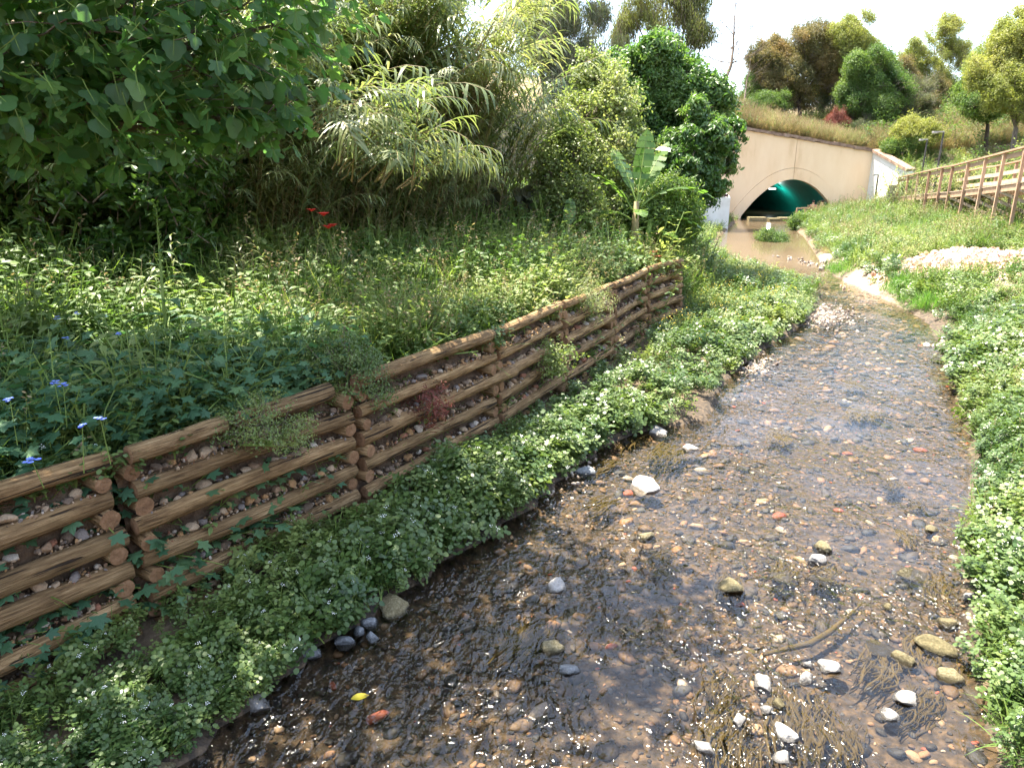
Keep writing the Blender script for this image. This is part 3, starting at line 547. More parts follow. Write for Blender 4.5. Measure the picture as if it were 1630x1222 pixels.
# ------------------------------------------------------------------ log crib wall
def log_mesh(name, L_, r, seed, ends=True):
    rs = random.Random(seed); n = 14; seg = max(5, int(L_ / .16)); vs, fs, ms = [], [], []
    bow = [rs.uniform(-.03, .03), rs.uniform(-.02, .02)]; tp = rs.uniform(-.08, .08); off = Vector((seed * 1.7, 0, 0))
    for i in range(seg + 1):
        t = i / seg; c = Vector((t * L_, bow[0] * math.sin(t * 3.14), bow[1] * math.sin(t * 3.14 + .4)))
        rr = r * (1 + tp * (t - .5)); rr *= .955 if i in (0, seg) else 1
        for k in range(n):
            a = 2 * math.pi * k / n; q = Vector((t * L_ * 1.5, math.cos(a) * 1.2, math.sin(a) * 1.2)); w = rr * (1 + .12 * mnoise.noise(q * 1.6 + off) + .03 * mnoise.noise(Vector((q.x * .5, q.y * 5, q.z * 5)) + off))
            vs.append(c + Vector((0, math.cos(a) * w, math.sin(a) * w)))
    for i in range(seg):
        for k in range(n): fs.append((i * n + k, (i + 1) * n + k, (i + 1) * n + (k + 1) % n, i * n + (k + 1) % n)); ms.append(0)
    for e, i in ((0, 0), (1, seg)):                      # end grain: two rings and a heart
        ring = [vs[i * n + k] for k in range(n)]; c = sum(ring, Vector()) / n; k0 = len(vs)
        vs += [c.lerp(p, .55) + Vector(((-.004 if e == 0 else .004), 0, 0)) for p in ring]; vs.append(c + Vector(((-.001 if e == 0 else .001), 0, 0)))
        for k in range(n):
            a, b, a2, b2 = i * n + k, i * n + (k + 1) % n, k0 + k, k0 + (k + 1) % n
            f = [(a, b, b2, a2), (a2, b2, k0 + n)]
            fs += f if e == 0 else [q[::-1] for q in f]; ms += [1, 1]
    me = bpy.data.meshes.new(name); me.from_pydata([tuple(p) for p in vs], [], fs); me.materials.append(M['log']); me.materials.append(M['end'])
    me.polygons.foreach_set('material_index', ms); me.polygons.foreach_set('use_smooth', [m == 0 for m in ms]); me.update(); return me
RUBM = [stone_mesh('stone', M['rubble'], 40 + i, 2, .72, .3, False, 6) for i in range(7)]
PANEL_LABELS = ['log crib section under the blue-flowered mallow, its log ends sawn flush', 'shaded log crib section below the tall dock stalk and trailing creeper',
                'log crib section beside the bright green bush drooping over its top log', 'sunlit log crib section with a long staggered middle log', 'log crib section with a leafy shrub growing out of its face',
                'short log crib section second from the end of the wall near the pool', 'last log crib section, at the end of the wall below the coral flowers']
NROW, DZ = 6, .28
for pi, ((x0, y0), (x1, y1)) in enumerate(zip(WALL[:-1], WALL[1:])):
    Lp = math.hypot(x1 - x0, y1 - y0); rz = math.atan2(y1 - y0, x1 - x0); rs = random.Random(pi + 5)
    root = empty('log_crib_wall', (x0, y0, .0), rz, PANEL_LABELS[pi], 'retaining wall', 'log crib wall sections'); root['kind'] = 'thing'
    ztop = 0
    for k in range(NROW):
        a, b = .03 + rs.uniform(0, .05), Lp - .03 - rs.uniform(0, .06)
        if pi == 1 and k == 5: a, b = 1.0, Lp - .28
        if pi == 3 and k == 3: b = Lp - .5
        if pi == 2 and k == 3: b = Lp + .42
        if pi == 4 and k == 5: b = Lp - .05
        z = .13 + DZ * k + rs.uniform(-.012, .012); r = .072 * rs.uniform(.86, 1.14)
        link('log', log_mesh('log', b - a, r, pi * 20 + k), root, (a, .085 + .012 * k + rs.uniform(-.012, .012), z), (rs.uniform(0, 6), rs.uniform(-.012, .012), rs.uniform(-.006, .006)))
    if pi == 1: link('log', log_mesh('log', .78, .072, 333), root, (.08, .12, .13 + DZ * 5), (0, 0, .02))
    for k in range(NROW - 1):
        for xe in (.1, Lp - .12):
            r = .066 * rs.uniform(.9, 1.12); link('cross_log', log_mesh('cross_log', 1.0, r, pi * 50 + k * 3 + int(xe * 10)), root, (xe + rs.uniform(-.02, .03), .045 + .012 * k + rs.uniform(-.03, .03), .13 + DZ * (k + .5)), (rs.uniform(0, 6), 0, R(90) + rs.uniform(-.05, .05)))
    # earth packed behind the logs
    mb = MB(); nx, nzz = 22, 26; vs = []
    for j in range(nzz + 1):
        for i in range(nx + 1):
            X, Z = .02 + (Lp - .04) * i / nx, -.05 + 1.58 * j / nzz; ph = ((Z - .13) / DZ) % 1.0
            vs.append((X, .17 + .012 * (Z / DZ) + .1 * max(0, math.sin((ph - .25) * 6.28)) * .9 + .045 * mnoise.noise(Vector((X * 5 + pi * 9, Z * 7, 1))), Z))
    mb.add(vs, [(j * (nx + 1) + i, j * (nx + 1) + i + 1, (j + 1) * (nx + 1) + i + 1, (j + 1) * (nx + 1) + i) for j in range(nzz) for i in range(nx)])
    mb.build('soil_fill', M['fill'], root, True)
    for k in range(NROW - 1):
        nst = (21, 21, 19, 16, 12, 9, 7)[pi]
        for q in range(nst):
            X = .24 + (Lp - .48) * (q + rs.random()) / nst; s = rs.choice((.022, .028, .034, .04, .048, .058)) * (1.0 if pi < 4 else 1.15)
            link('stone', RUBM[rs.randrange(7)], root, (X, .09 + .012 * k + rs.uniform(0, .06), .13 + DZ * k + .066 + s * .45), (rs.uniform(-.5, .5), rs.uniform(-.5, .5), rs.uniform(0, 6)), (s * rs.uniform(.9, 1.3), s, s * rs.uniform(.8, 1.1)))
    n = (900, 900, 800, 650, 450, 300, 240)[pi]; ks = RNG.integers(0, NROW - 1, n); ss = RNG.uniform(.006, .022, n); yy = RNG.uniform(.075, .2, n)
    P = np.stack([RNG.uniform(.1, Lp - .1, n), yy, .13 + DZ * ks + .06 + ss * .5 + (yy - .075) * .15], 1)
    scatter('small_rubble', 'rubble', P, RNG.uniform(0, 6, (n, 3)), ss, root)
# dry straw lodged between the near logs
# ------------------------------------------------------------------ tunnel portal
YP = 54.0; AX = 20.55; HI, WI, HO, WO = 2.8, 3.7, 3.58, 4.55
def arc(h, w, x): return h * max(0, 1 - (x / w) ** 2)
portal = empty('tunnel_portal', (AX, YP, 0), 0, 'cream concrete tunnel portal with parabolic arch opening', 'tunnel')
def topz(x): return np.interp(x + AX, [8, 16.1, 26.1], [7.3, 6.3, 4.72])
def strip(xs_, lo, hi, y, th, mat, name, parent):
    mb = MB(); vs, fs = [], []
    for x in xs_: vs += [(x, y, lo(x)), (x, y, hi(x)), (x, y + th, lo(x)), (x, y + th, hi(x))]
    for i in range(len(xs_) - 1):
        a, b = 4 * i, 4 * i + 4; fs += [(a, b, b + 1, a + 1), (a + 1, b + 1, b + 3, a + 3), (a + 2, a + 3, b + 3, b + 2), (a, a + 2, b + 2, b)]
    e = 4 * (len(xs_) - 1); fs += [(0, 1, 3, 2), (e, e + 2, e + 3, e + 1)]; mb.add(vs, fs); return mb.build(name, mat, parent)
g = .025
for sx_, lo_, hi_ in ((-1, -8.6, -g / 2), (1, g / 2, 5.55)):
    xs_ = sorted(set(list(np.linspace(lo_, hi_, 44)) + [sx_ * (WO + g)]))
    strip(xs_, lambda x: (arc(HO, WO, x) + g if abs(x) < WO else -.6) if abs(x) < WO - .02 else -.6, topz, 0, .3, M['cream'], 'wall_panel', portal)
for s_ in (-1, 1):                                         # arch ring, two halves with the joint at the crown
    mb = MB(); vs, fs = [], []; nA = 30
    for i in range(nA + 1):
        t = i / nA; xo = WO * t; xi = WI * t
        xo_, xi_ = s_ * max(xo, g / 2), s_ * max(xi, g / 2)
        vs += [(xi_, -.05, HI * (1 - t * t) - (.6 if i == nA else 0)), (xo_, -.05, HO * (1 - t * t) - (.6 if i == nA else 0)), (xi_, .45, HI * (1 - t * t) - (.6 if i == nA else 0)), (xo_, .45, HO * (1 - t * t) - (.6 if i == nA else 0))]
    for i in range(nA):
        a, b = 4 * i, 4 * i + 4; f = [(a, a + 1, b + 1, b), (a + 1, a + 3, b + 3, b + 1), (a, b, b + 2, a + 2)]; fs += f if s_ > 0 else [q[::-1] for q in f]
    fs += [(0, 2, 3, 1)]; mb.add(vs, fs); mb.build('arch_ring', M['cream'], portal)
strip(list(np.linspace(-6, 5.4, 60)), lambda x: arc(3.1, 4.05, x) if abs(x) < 4.05 else -.6, lambda x: topz(x) - .15, .31, .05, M['joint'], 'joint_backing', portal)
mb = MB(); xs_ = np.linspace(-8.7, 5.6, 40)                  # rough coping
for a, b in zip(xs_[:-1], xs_[1:]):
    mb.bar((a, .17, topz(a) + .1 + U(-.03, .03)), (b + .05, .17, topz(b) + .1 + U(-.03, .03)), .62 + U(-.06, .06), .2 + U(-.04, .05))
mb.build('coping', M['coping'], portal)
mb = MB(); vs, fs = [], []; nA, nY = 36, 10                   # teal barrel
for j in range(nY + 1):
    for i in range(nA + 1):
        t = -1 + 2 * i / nA; vs.append(((WI + .03) * t, .42 + 26 * j / nY, (HI + .03) * (1 - t * t) - (.6 if i in (0, nA) else 0)))
for j in range(nY):
    for i in range(nA): a = j * (nA + 1) + i; fs.append((a, a + 1, a + nA + 2, a + nA + 1))
fs.append(tuple(range(nY * (nA + 1), (nY + 1) * (nA + 1)))); mb.add(vs, fs); lining = mb.build('tunnel_lining', M['teal'], portal, True)
mb = MB(); mb.box((1.2, 7.5, 1.95), (.55, .16, .12)); mb.build('tunnel_lamp', M['lampglow'], lining)
ld = bpy.data.lights.new('tunnel_light', 'POINT'); ld.energy = 34; ld.color = (.9, 1, .95); ld.shadow_soft_size = .1; lo = bpy.data.objects.new('tunnel_light', ld); COL.objects.link(lo); lo.parent = portal; lo.location = (1.2, 7.5, 1.8)
# right wing wall, comes forward from the portal, with a lighter sloped coping
wing = empty('wing_wall', (26.1, YP, 0), 0, 'bright white wing wall with sloping stone coping beside the tunnel', 'wall'); wing['kind'] = 'thing'
mb = MB(); za, zb, Lw = 4.72, 3.35, 5.2
mb.add([(0, 0, -.5), (0, -Lw, -.5), (0, -Lw, zb), (0, 0, za), (.35, .3, -.5), (.35, -Lw, -.5), (.35, -Lw, zb), (.35, .3, za)], [(0, 3, 2, 1), (4, 5, 6, 7), (3, 7, 6, 2), (1, 2, 6, 5), (0, 4, 7, 3)])
mb.build('wall_face', M['whitewall'], wing)
for i in range(5):
    a, b = i / 5, (i + 1) / 5; mb = MB(); mb.bar((.17, -Lw * a - .02, za + (zb - za) * a + .11), (.17, -Lw * b + .02, za + (zb - za) * b + .11), .62, .18); mb.build('coping_stone', M['coping'], wing)
# left wing wall
lw = empty('abutment_wall', (13.2, 44.3, 0), 0, 'low whitish abutment wall with purple bricks on top, behind the dark tree', 'wall'); lw['kind'] = 'thing'
mb = MB(); mb.add([(-6, .3, -.4), (0, 0, -.4), (0, 0, 1.85), (-6, .3, 1.95), (-6, .75, -.4), (2.6, 9.7, -.4), (2.6, 9.7, 1.85), (-6, .75, 1.95), (-.4, .5, 1.88)],
       [(0, 1, 2, 3), (1, 5, 6, 2), (2, 6, 8), (3, 2, 8, 7), (0, 3, 7, 4)]); mb.build('wall_face', M['whitewall'], lw)
rs = random.Random(4)
PB = MB(); PB.box((0, 0, 0), (.38, .3, .17)); pbm = PB.mesh('brick', M['purple_stone'])
for row in range(6):
    for k in range(11 - row):
        link('brick', pbm, lw, (-.32 - k * .42 - (row % 2) * .2 - row * .06, .22 + rs.uniform(-.03, .03) + row * .03, 1.99 + row * .185), (0, 0, rs.uniform(-.06, .06)))
# sill across the water, pier and bathers' platform at the tunnel mouth
weir = empty('stone_weir', (17.3, 51.4, 0), 0, 'broken pale stone sill across the stream before the tunnel', 'weir')
for i, (x, w_, h_) in enumerate(((0, 1.2, .28), (1.25, .9, .2), (2.2, 1.3, .26), (3.4, .8, .34))):
    mb = MB(); mb.box((x, U(-.2, .2), h_ / 2 - .2), (w_, .8, h_ + .4), 0, Matrix.Rotation(U(-.1, .1), 3, 'Z')); mb.build('slab', M['moss'], weir)
plat = empty('bathing_platform', (21.9, 53.0, 0), 0, 'small wooden platform with rail at the tunnel mouth', 'platform')
for i in range(7):
    mb = MB(); mb.box((-.75 + i * .25, 0, .42), (.23, 1.5, .05)); mb.build('plank', M['deck'], plat)
for x in (-.85, .85):
    for y in (-.65, .65): mb = MB(); mb.box((x, y, .0), (.1, .1, .79)); mb.build('leg', M['wood'], plat)
for x in (-1.5, -.9):
    mb = MB(); mb.box((x, -.75, .25), (.1, .1, 1.2)); mb.build('rail_post', M['wood'], plat)
mb = MB(); mb.bar((-1.55, -.75, .83), (-.1, -.75, .88), .09, .09); mb.build('rail', M['wood'], plat)
pier = MB(); pier.box((0, 0, .1), (1.6, .7, 1.1), 0, Matrix.Rotation(.2, 3, 'Z')); tag(pier.build('concrete_block', M['concrete'], loc=(23.2, 52.0, .1)), 'white concrete block leaning beside the wooden platform', 'block')
def person(name, label, loc, rz, lean, arm):
    root = empty(name, loc, rz, label, 'person', 'bathers at the tunnel')
    J = {'pel': (0, 0, .1), 'wa': (0, .02 + lean * .1, .3), 'ch': (0, .0 + lean * .2, .5), 'nk': (0, -.01 + lean * .25, .64), 'hd': (0, -.03 + lean * .25, .74), 'ht': (0, -.04 + lean * .25, .86)}
    rad = {'pel': .15, 'wa': .125, 'ch': .16, 'nk': .055, 'hd': .09, 'ht': .07}
    E = [('pel', 'wa'), ('wa', 'ch'), ('ch', 'nk'), ('nk', 'hd'), ('hd', 'ht')]
    for s in (-1, 1):
        q = str(s); J['sh' + q] = (s * .2, lean * .22, .56); J['el' + q] = (s * .27, -.05 + lean * .2, .32) if arm != s else (s * .33, -.2, .42); J['wr' + q] = (s * .22, -.26, .2) if arm != s else (s * .3, -.42, .5)
        J['hn' + q] = (J['wr' + q][0] * .9, J['wr' + q][1] - .1, J['wr' + q][2] + .01)
        J['hp' + q] = (s * .1, -.03, .08); J['kn' + q] = (s * .13, -.46, .1); J['an' + q] = (s * .12, -.5, -.3); J['ft' + q] = (s * .13, -.66, -.33)
        for a, b in (('sh', .065), ('el', .045), ('wr', .032), ('hn', .035), ('hp', .1), ('kn', .065), ('an', .042), ('ft', .035)): rad[a + q] = b
        E += [('ch', 'sh' + q), ('sh' + q, 'el' + q), ('el' + q, 'wr' + q), ('wr' + q, 'hn' + q), ('pel', 'hp' + q), ('hp' + q, 'kn' + q), ('kn' + q, 'an' + q), ('an' + q, 'ft' + q)]
    ks = list(J); me = bpy.data.meshes.new('body'); me.from_pydata([J[k] for k in ks], [(ks.index(a), ks.index(b)) for a, b in E], [])
    o = link('body', me, root); md = o.modifiers.new('skin', 'SKIN')
    for i, k in enumerate(ks): sv = me.skin_vertices[0].data[i]; sv.radius = (rad[k], rad[k] * (.75 if k in ('pel', 'wa', 'ch') else 1)); sv.use_root = (k == 'pel')
    o.modifiers.new('smooth', 'SUBSURF').levels = 2; o.modifiers['smooth'].render_levels = 2; md.use_smooth_shade = True; me.materials.append(M['skin'])
    h = bpy.data.meshes.new('hair'); bm = bmesh.new(); bmesh.ops.create_icosphere(bm, subdivisions=2, radius=.105)
    for v in bm.verts: v.co.z = v.co.z * 1.05 if v.co.z > -.02 else v.co.z * .6
    bm.to_mesh(h); bm.free(); h.materials.append(M['hair']); link('hair', h, o, (0, .02 + lean * .25, .83))
    mb = MB(); mb.tube([(0, .02, .02), (0, .02, .12), (0, .03, .22)], [.165, .175, .15], 10, 0); 
    for s in (-1, 1): mb.tube([(s * .1, -.02, .09), (s * .13, -.36, .1)], [.115, .095], 8, 0)
    mb.build('shorts', M['cloth'], o, True)
person('person', 'bare-backed person in dark shorts sitting on platform with arm out', (21.75, 52.8, .46), R(150), .15, 1)
person('person', 'slimmer bather in dark shorts sitting beside the bare-backed one', (22.45, 52.9, .46), R(200), -.05, 0)
# ------------------------------------------------------------------ boardwalk
bw = empty('boardwalk', (0, 0, 0), 0, 'brown timber boardwalk ramp with handrails on posts up the bank', 'boardwalk')
us = [1427, 1441, 1457, 1474, 1494, 1510, 1534, 1561, 1590, 1622]
iz = lambda u: .02326 + (u - 1427) / 195 * .01841
dy_ = lambda u: np.interp(u, [1427, 1494, 1510, 1622], [314, 306.5, 306, 290.5])
post = [dp(u, dy_(u), 1 / iz(u)) for u in us]; dlast = post[-1] - post[-2]; post += [post[-1] + dlast, post[-1] + dlast * 2]; post = [Vector(p) for p in post]
dirs = [(post[min(i + 1, len(post) - 1)] - post[max(i - 1, 0)]) for i in range(len(post))]
side = [Vector((-d.y, d.x, 0)).normalized() for d in dirs]; side = [s if s.x > 0 else -s for s in side]; WD = 1.75
back = [p + s * WD for p, s in zip(post, side)]
def ang(i): return math.atan2(dirs[i].y, dirs[i].x)
for i, (p, q) in enumerate(zip(post, back)):
    for b, nm in ((p, 'post'), (q, 'back_post')):
        gz = float(hz(b.x, b.y)) - .3; gz = min(gz, b.z - .2); mb = MB(); rot = Matrix.Rotation(ang(i), 3, 'Z')
        top = b.z + 1.1; mb.box((0, 0, (top + gz) / 2), (.1, .1, top - gz), 0, None); mb.build(nm, M['wood'], bw, loc=(b.x, b.y, 0), rot=(0, 0, ang(i)))
for ln, nm in ((post, ''), (back, 'back_')):
    for i in range(len(ln) - 1):
        a, b = ln[i], ln[i + 1]
        mb = MB(); mb.bar(a + Vector((0, 0, 1.14)), b + Vector((0, 0, 1.14)), .16, .06); mb.build(nm + 'handrail', M['wood'], bw)
        if nm or i in (0, 1): pass
        for h_ in ((.38, .74) if nm else (.98,)):
            mb = MB(); mb.bar(a + Vector((0, 0, h_)) + side[i] * (-.07 if nm else .07), b + Vector((0, 0, h_)) + side[i] * (-.07 if nm else .07), .04, .16); mb.build(nm + 'rail', M['deck'] if nm else M['wood'], bw)
        mb = MB(); off = side[i] * (.09 if not nm else -.09); mb.bar(a + off - Vector((0, 0, .14)), b + off - Vector((0, 0, .14)), .06, .2); mb.build(nm + 'deck_beam', M['wood'], bw)
mb = MB()
for i in range(len(post) - 1):
    for k in range(13):
        t = (k + .5) / 13; a = post[i].lerp(post[i + 1], t); s = side[i].lerp(side[min(i + 1, len(side) - 1)], t); mb.bar(a + s * .02, a + s * (WD - .02), .138, .035)
tag(mb.build('deck_boards', M['deck'], bw), kind='stuff')
for i in range(4, len(post) - 1):
    s = side[i]; a = post[i] + Vector((0, 0, -.25)) + s * 1.2; b = Vector((post[i + 1].x, post[i + 1].y, max(float(hz(post[i + 1].x, post[i + 1].y)) + .1, post[i + 1].z - 1.0))) + s * .5
    mb = MB(); mb.bar(post[i] - Vector((0, 0, .2)) + s * .05, b + s * .6, .06, .1); mb.build('brace', M['deck'], bw)
end = Vector(post[0]); mb = MB(); mb.box((0, 0, .1), (.3, .5, 1.6)); mb.build('end_block', M['concrete'], bw, loc=(end.x - .15, end.y + .3, end.z - .2), rot=(0, 0, ang(0)))
def lamp(label, u, vtop, t, zb, arm):
    p = dp(u, vtop, t); root = empty('street_lamp', (p[0], p[1], zb), 0, label, 'lamp post', 'lamp posts along the ramp'); h = p[2] - zb
    mb = MB(); mb.tube([(0, 0, 0), (.0, 0, h)], [.06, .045], 8); mb.build('pole', M['lampmetal'], root)
    mb = MB(); mb.box((-arm / 2, 0, h + .03), (arm, .16, .07)); mb.box((-arm * .8, 0, h - .02), (arm * .35, .2, .05)); mb.build('lamp_head', M['lamphead'], root)
lamp('tall dark lamp post with flat head, behind the handrail kink', 1502, 211, 36, 2.2, .55)
lamp('shorter dark lamp post with flat head, beyond the tall one', 1476, 223, 42, 2.0, .45)
lamp('small lamp post in front of the bright white wing wall', 1398, 279, 46, 1.5, .35)
# ------------------------------------------------------------------ trees
def lb(u, v, t, r, ry=None, rz=None): s = t / FPX; return (dp(u, v, t), (r * s, (ry or r) * s, (rz or r) * s))
def limb(mb, a, b, r0, r1, wob=.08, n=6, seg=7):
    a, b = Vector(a), Vector(b); L_ = (b - a).length; o = Vector((U(-9, 9), U(-9, 9), 0)); pts = []
    for i in range(seg + 1):
        t = i / seg; pts.append(a.lerp(b, t) + Vector((mnoise.noise(o + Vector((t * 2.3, 0, 0))), mnoise.noise(o + Vector((0, t * 2.3, 5))), mnoise.noise(o + Vector((3, 0, t * 2.3))) * .5)) * wob * L_ * math.sin(min(1, t * 1.2) * 3.14 * .8))
    mb.tube(pts, [r0 + (r1 - r0) * i / seg for i in range(seg + 1)], n, 0, False); return pts
def crown_pts(lobes, dens, shell, gap, gscale):
    P, D = [], []; out = []
    for c, r in lobes:
        out.append((c, tuple(q * .8 for q in r)))
        for k in range(7): d = rdir(-.55, 1); out.append((np.asarray(c) + np.array(d) * np.asarray(r) * U(.6, .95), tuple(q * U(.25, .5) for q in r)))
    lobes = out
    for c, r in lobes:
        n = int(dens * 4 * math.pi * ((r[0] * r[1] + r[0] * r[2] + r[1] * r[2]) / 3)); d = RNG.normal(size=(n, 3)); d /= np.linalg.norm(d, axis=1)[:, None]
        rr = shell + (1 - shell) * RNG.random(n) ** .6; rr = np.where(RNG.random(n) < .09, rr * RNG.uniform(1.05, 1.4, n), rr); p = np.asarray(c) + d * np.asarray(r) * rr[:, None] * (1 + .16 * wave(d[:, 0] * 3 + c[0], d[:, 1] * 3 + d[:, 2] * 2.3, 1.2, 2))[:, None]
        keep = wave(p[:, 0] + p[:, 2] * .7, p[:, 1] - p[:, 2] * .8, gscale, 1) > gap
        P.append(p[keep]); D.append(d[keep])
    return np.concatenate(P), np.concatenate(D)
def tree(name, label, base, lobes, key, dens=14, scl=(.7, 1.2), shell=.45, gap=-.75, gscale=2.2, tr=.16, tmat='trunk', up=.35, cat='tree', group=None, fork=.45, subs=4, hang=False):
    base = Vector(base); root = empty(name, base, 0, label, cat, group)
    lobes = [(np.asarray(c) - np.array(base), r) for c, r in lobes]
    cen = Vector(np.mean([c for c, _ in lobes], 0)); mb = MB(); fk = cen * fork; fk.x *= .8; fk.y *= .8
    limb(mb, (0, 0, -.3), fk, tr, tr * .75, .05, 8)
    for c, r in lobes:
        e = Vector(c); pts = limb(mb, fk, fk.lerp(e, .95), tr * .5, tr * .16, .12)
        for k in range(subs):
            d = rdir(-.3, 1); q = e + Vector((d.x * r[0], d.y * r[1], d.z * r[2])) * .85; limb(mb, pts[random.randint(3, 6)], q, tr * .16, tr * .04, .12, 4, 5)
    mb.build('trunk', M[tmat], root, True)
    P, D = crown_pts(lobes, dens, shell, gap, gscale); m = seen(P + np.array(base), 1.6) | True; P, D = P[m], D[m]; n = len(P)
    rot = yaw_rot(n, .25) if hang else dir_rot(D + np.array([0, 0, up]) + RNG.normal(0, .35, (n, 3)))
    o = scatter('crown', key, P, rot, RNG.uniform(*scl, n), root); return root
def gz_(u, v, t): p = dp(u, v, t); return Vector((p[0], p[1], float(hz(p[0], p[1]))))
def hill_base(u, t):
    p = dp(u, 220, t); return Vector((p[0], p[1], float(hill_h(p[0], p[1])) if p[1] > 54.4 else float(hz(p[0], p[1]))))
# fig tree, whose boughs hang over the terrace
fb = Vector((-8.6, 7.2, float(hz(-8.6, 7.2)))); fig = empty('fig_tree', fb, 0, 'fig tree with big dark lobed leaves overhanging the terrace', 'tree')
FL = [(dp(-60, 60, 5.6), 1.15), (dp(60, 60, 5.6), 1.0), (dp(185, 40, 5.7), .95), (dp(300, 60, 6.0), .95), (dp(400, 70, 6.3), .85), (dp(470, 40, 6.8), .7), (dp(300, 160, 6.2), .62), (dp(190, 160, 5.9), .65), (dp(100, 170, 6.2), .6), (dp(20, 130, 5.7), .6), (dp(450, 180, 6.6), .4), (dp(350, 190, 6.4), .4), (dp(420, 150, 6.6), .55),
      (dp(60, 130, 5.8), .55), (dp(-40, -120, 6), 1.3), (dp(150, -140, 6), 1.3), (dp(330, -120, 6.4), 1.2), (dp(-250, 40, 5.6), 1.3), (dp(-330, -160, 6), 1.4), (dp(480, -110, 7), 1.0), 
       (np.array([-2.9, 7.1, 6.3]), 1.1), (np.array([-1.7, 7.6, 6.5]), 1.0), (np.array([-2.2, 6.1, 6.4]), 1.0), (np.array([-.7, 7.3, 6.7]), .8), (np.array([-1.1, 6.3, 6.6]), .7), (np.array([-3.4, 5.7, 6.3]), 1.1), (np.array([-4.7, 5.5, 6.2]), 1.2), (np.array([-3.4, 4.5, 6.4]), 1.0), (np.array([-5.6, 4.5, 6.0]), 1.2), (np.array([-4.4, 6.9, 6.3]), 1.1), (dp(-420, 60, 5.2), 1.2), (dp(-480, -150, 5.4), 1.2)]
P, D = [], []
for c, r in FL:
    n = int((230 if c[2] < 6 else 420) * r * r); d = RNG.normal(size=(n, 3)); d[:, 2] = d[:, 2] * .9 - .05; d /= np.linalg.norm(d, axis=1)[:, None]; P.append(c + d * r * (RNG.random(n) ** .45)[:, None]); D.append(d)
P, D = np.concatenate(P), np.concatenate(D)
rot = np.stack([RNG.normal(0, .4, len(P)), RNG.uniform(.1, 1.25, len(P)), np.arctan2(D[:, 1], D[:, 0]) + RNG.normal(0, .8, len(P))], 1); sc_ = RNG.uniform(.75, 1.5, len(P))
u_, v_, z_ = pix(P); vis = (u_ > -20) & (v_ > -30) & (z_ < 7.4); order = np.argsort(np.where(vis, z_ / sc_, 1e3)); near = order[:min(300, int(vis.sum()))]; mask = np.zeros(len(P), bool); mask[near] = True
for i in near: link('leaf', FIGM[i % 5], fig, Vector(P[i]) - fb, tuple(rot[i]), float(sc_[i]))
scatter('foliage', 'figleaf', P[~mask] - np.array(fb), rot[~mask], sc_[~mask], fig)
mb = MB(); fk = Vector((-7.6, 7.4, 3.6)) - fb; limb(mb, (0, 0, -.3), fk, .17, .14, .06, 8); limb(mb, (.15, .2, -.3), fk + Vector((-.9, .3, .6)), .12, .09, .1, 7)
for c, r in FL:
    e = Vector(c) - fb; pts = limb(mb, fk + Vector((U(-.2, .2), U(-.2, .2), U(-.3, .5))), e, .06, .014, .12, 6, 9)
    for k in range(6): limb(mb, pts[random.randint(5, 9)], e + rdir(-.6, .8) * r * .85, .013, .004, .15, 4, 5)
mb.build('trunk', M['trunk'], fig, True)
# dark evergreen in two masses, bright-leaved poplar in front of it
tree('evergreen_tree', 'glossy dark green tree with dense rounded crown beside the banana plant', gz_(1085, 345, 21.5),
     [lb(1020, 130, 22, 62), lb(1080, 150, 22, 62), lb(1055, 95, 22, 42), lb(1000, 200, 22, 55), lb(1095, 205, 22.5, 45), lb(1040, 260, 22, 62), lb(1075, 300, 22, 50), lb(1000, 290, 22, 50), lb(1120, 180, 22.5, 40), lb(985, 150, 22, 40)], 'c_darktree', 26, (.7, 1.15), .55, -.9, 3, .17, 'darktrunk')
tree('broadleaf_tree', 'dark tree with whorled drooping leaves hiding the cream portal edge', gz_(1110, 350, 20.2),
     [lb(1120, 215, 20.4, 48), lb(1145, 255, 20.4, 34), lb(1100, 270, 20.2, 50), lb(1130, 290, 20.2, 30), lb(1090, 325, 20, 30), lb(1070, 330, 20, 34), lb(1085, 240, 20.4, 46)], 'c_whorl', 28, (.6, 1.0), .5, -.85, 3, .1, 'darktrunk')
tree('poplar_sapling', 'pale leaved sapling glittering in front of the dark evergreen', gz_(935, 350, 17.6),
     [lb(950, 120, 18.3, 34), lb(975, 175, 18, 46), lb(925, 190, 17.8, 42), lb(900, 245, 17.6, 46), lb(955, 255, 17.4, 50), lb(990, 310, 17.2, 36), lb(910, 310, 17, 40), lb(1005, 235, 18.4, 34), lb(880, 330, 16.8, 30), lb(930, 340, 16.6, 30), lb(870, 285, 17.4, 32)], 'c_light', 27, (.7, 1.2), .35, -.55, 3, .06)
tree('banana_side_shrub', 'bushy green shrub with pale leaf tips right under the banana plant', gz_(1060, 345, 16.9), [lb(1065, 318, 17, 34), lb(1090, 325, 17, 30), lb(1045, 338, 16.8, 28), lb(1055, 350, 16.8, 34), lb(1085, 358, 17, 30), lb(1025, 352, 16.8, 30), lb(1075, 372, 16.8, 26)], 'c_banbush', 34, (.7, 1.1), .4, -.8, 3, .04, cat='shrub')
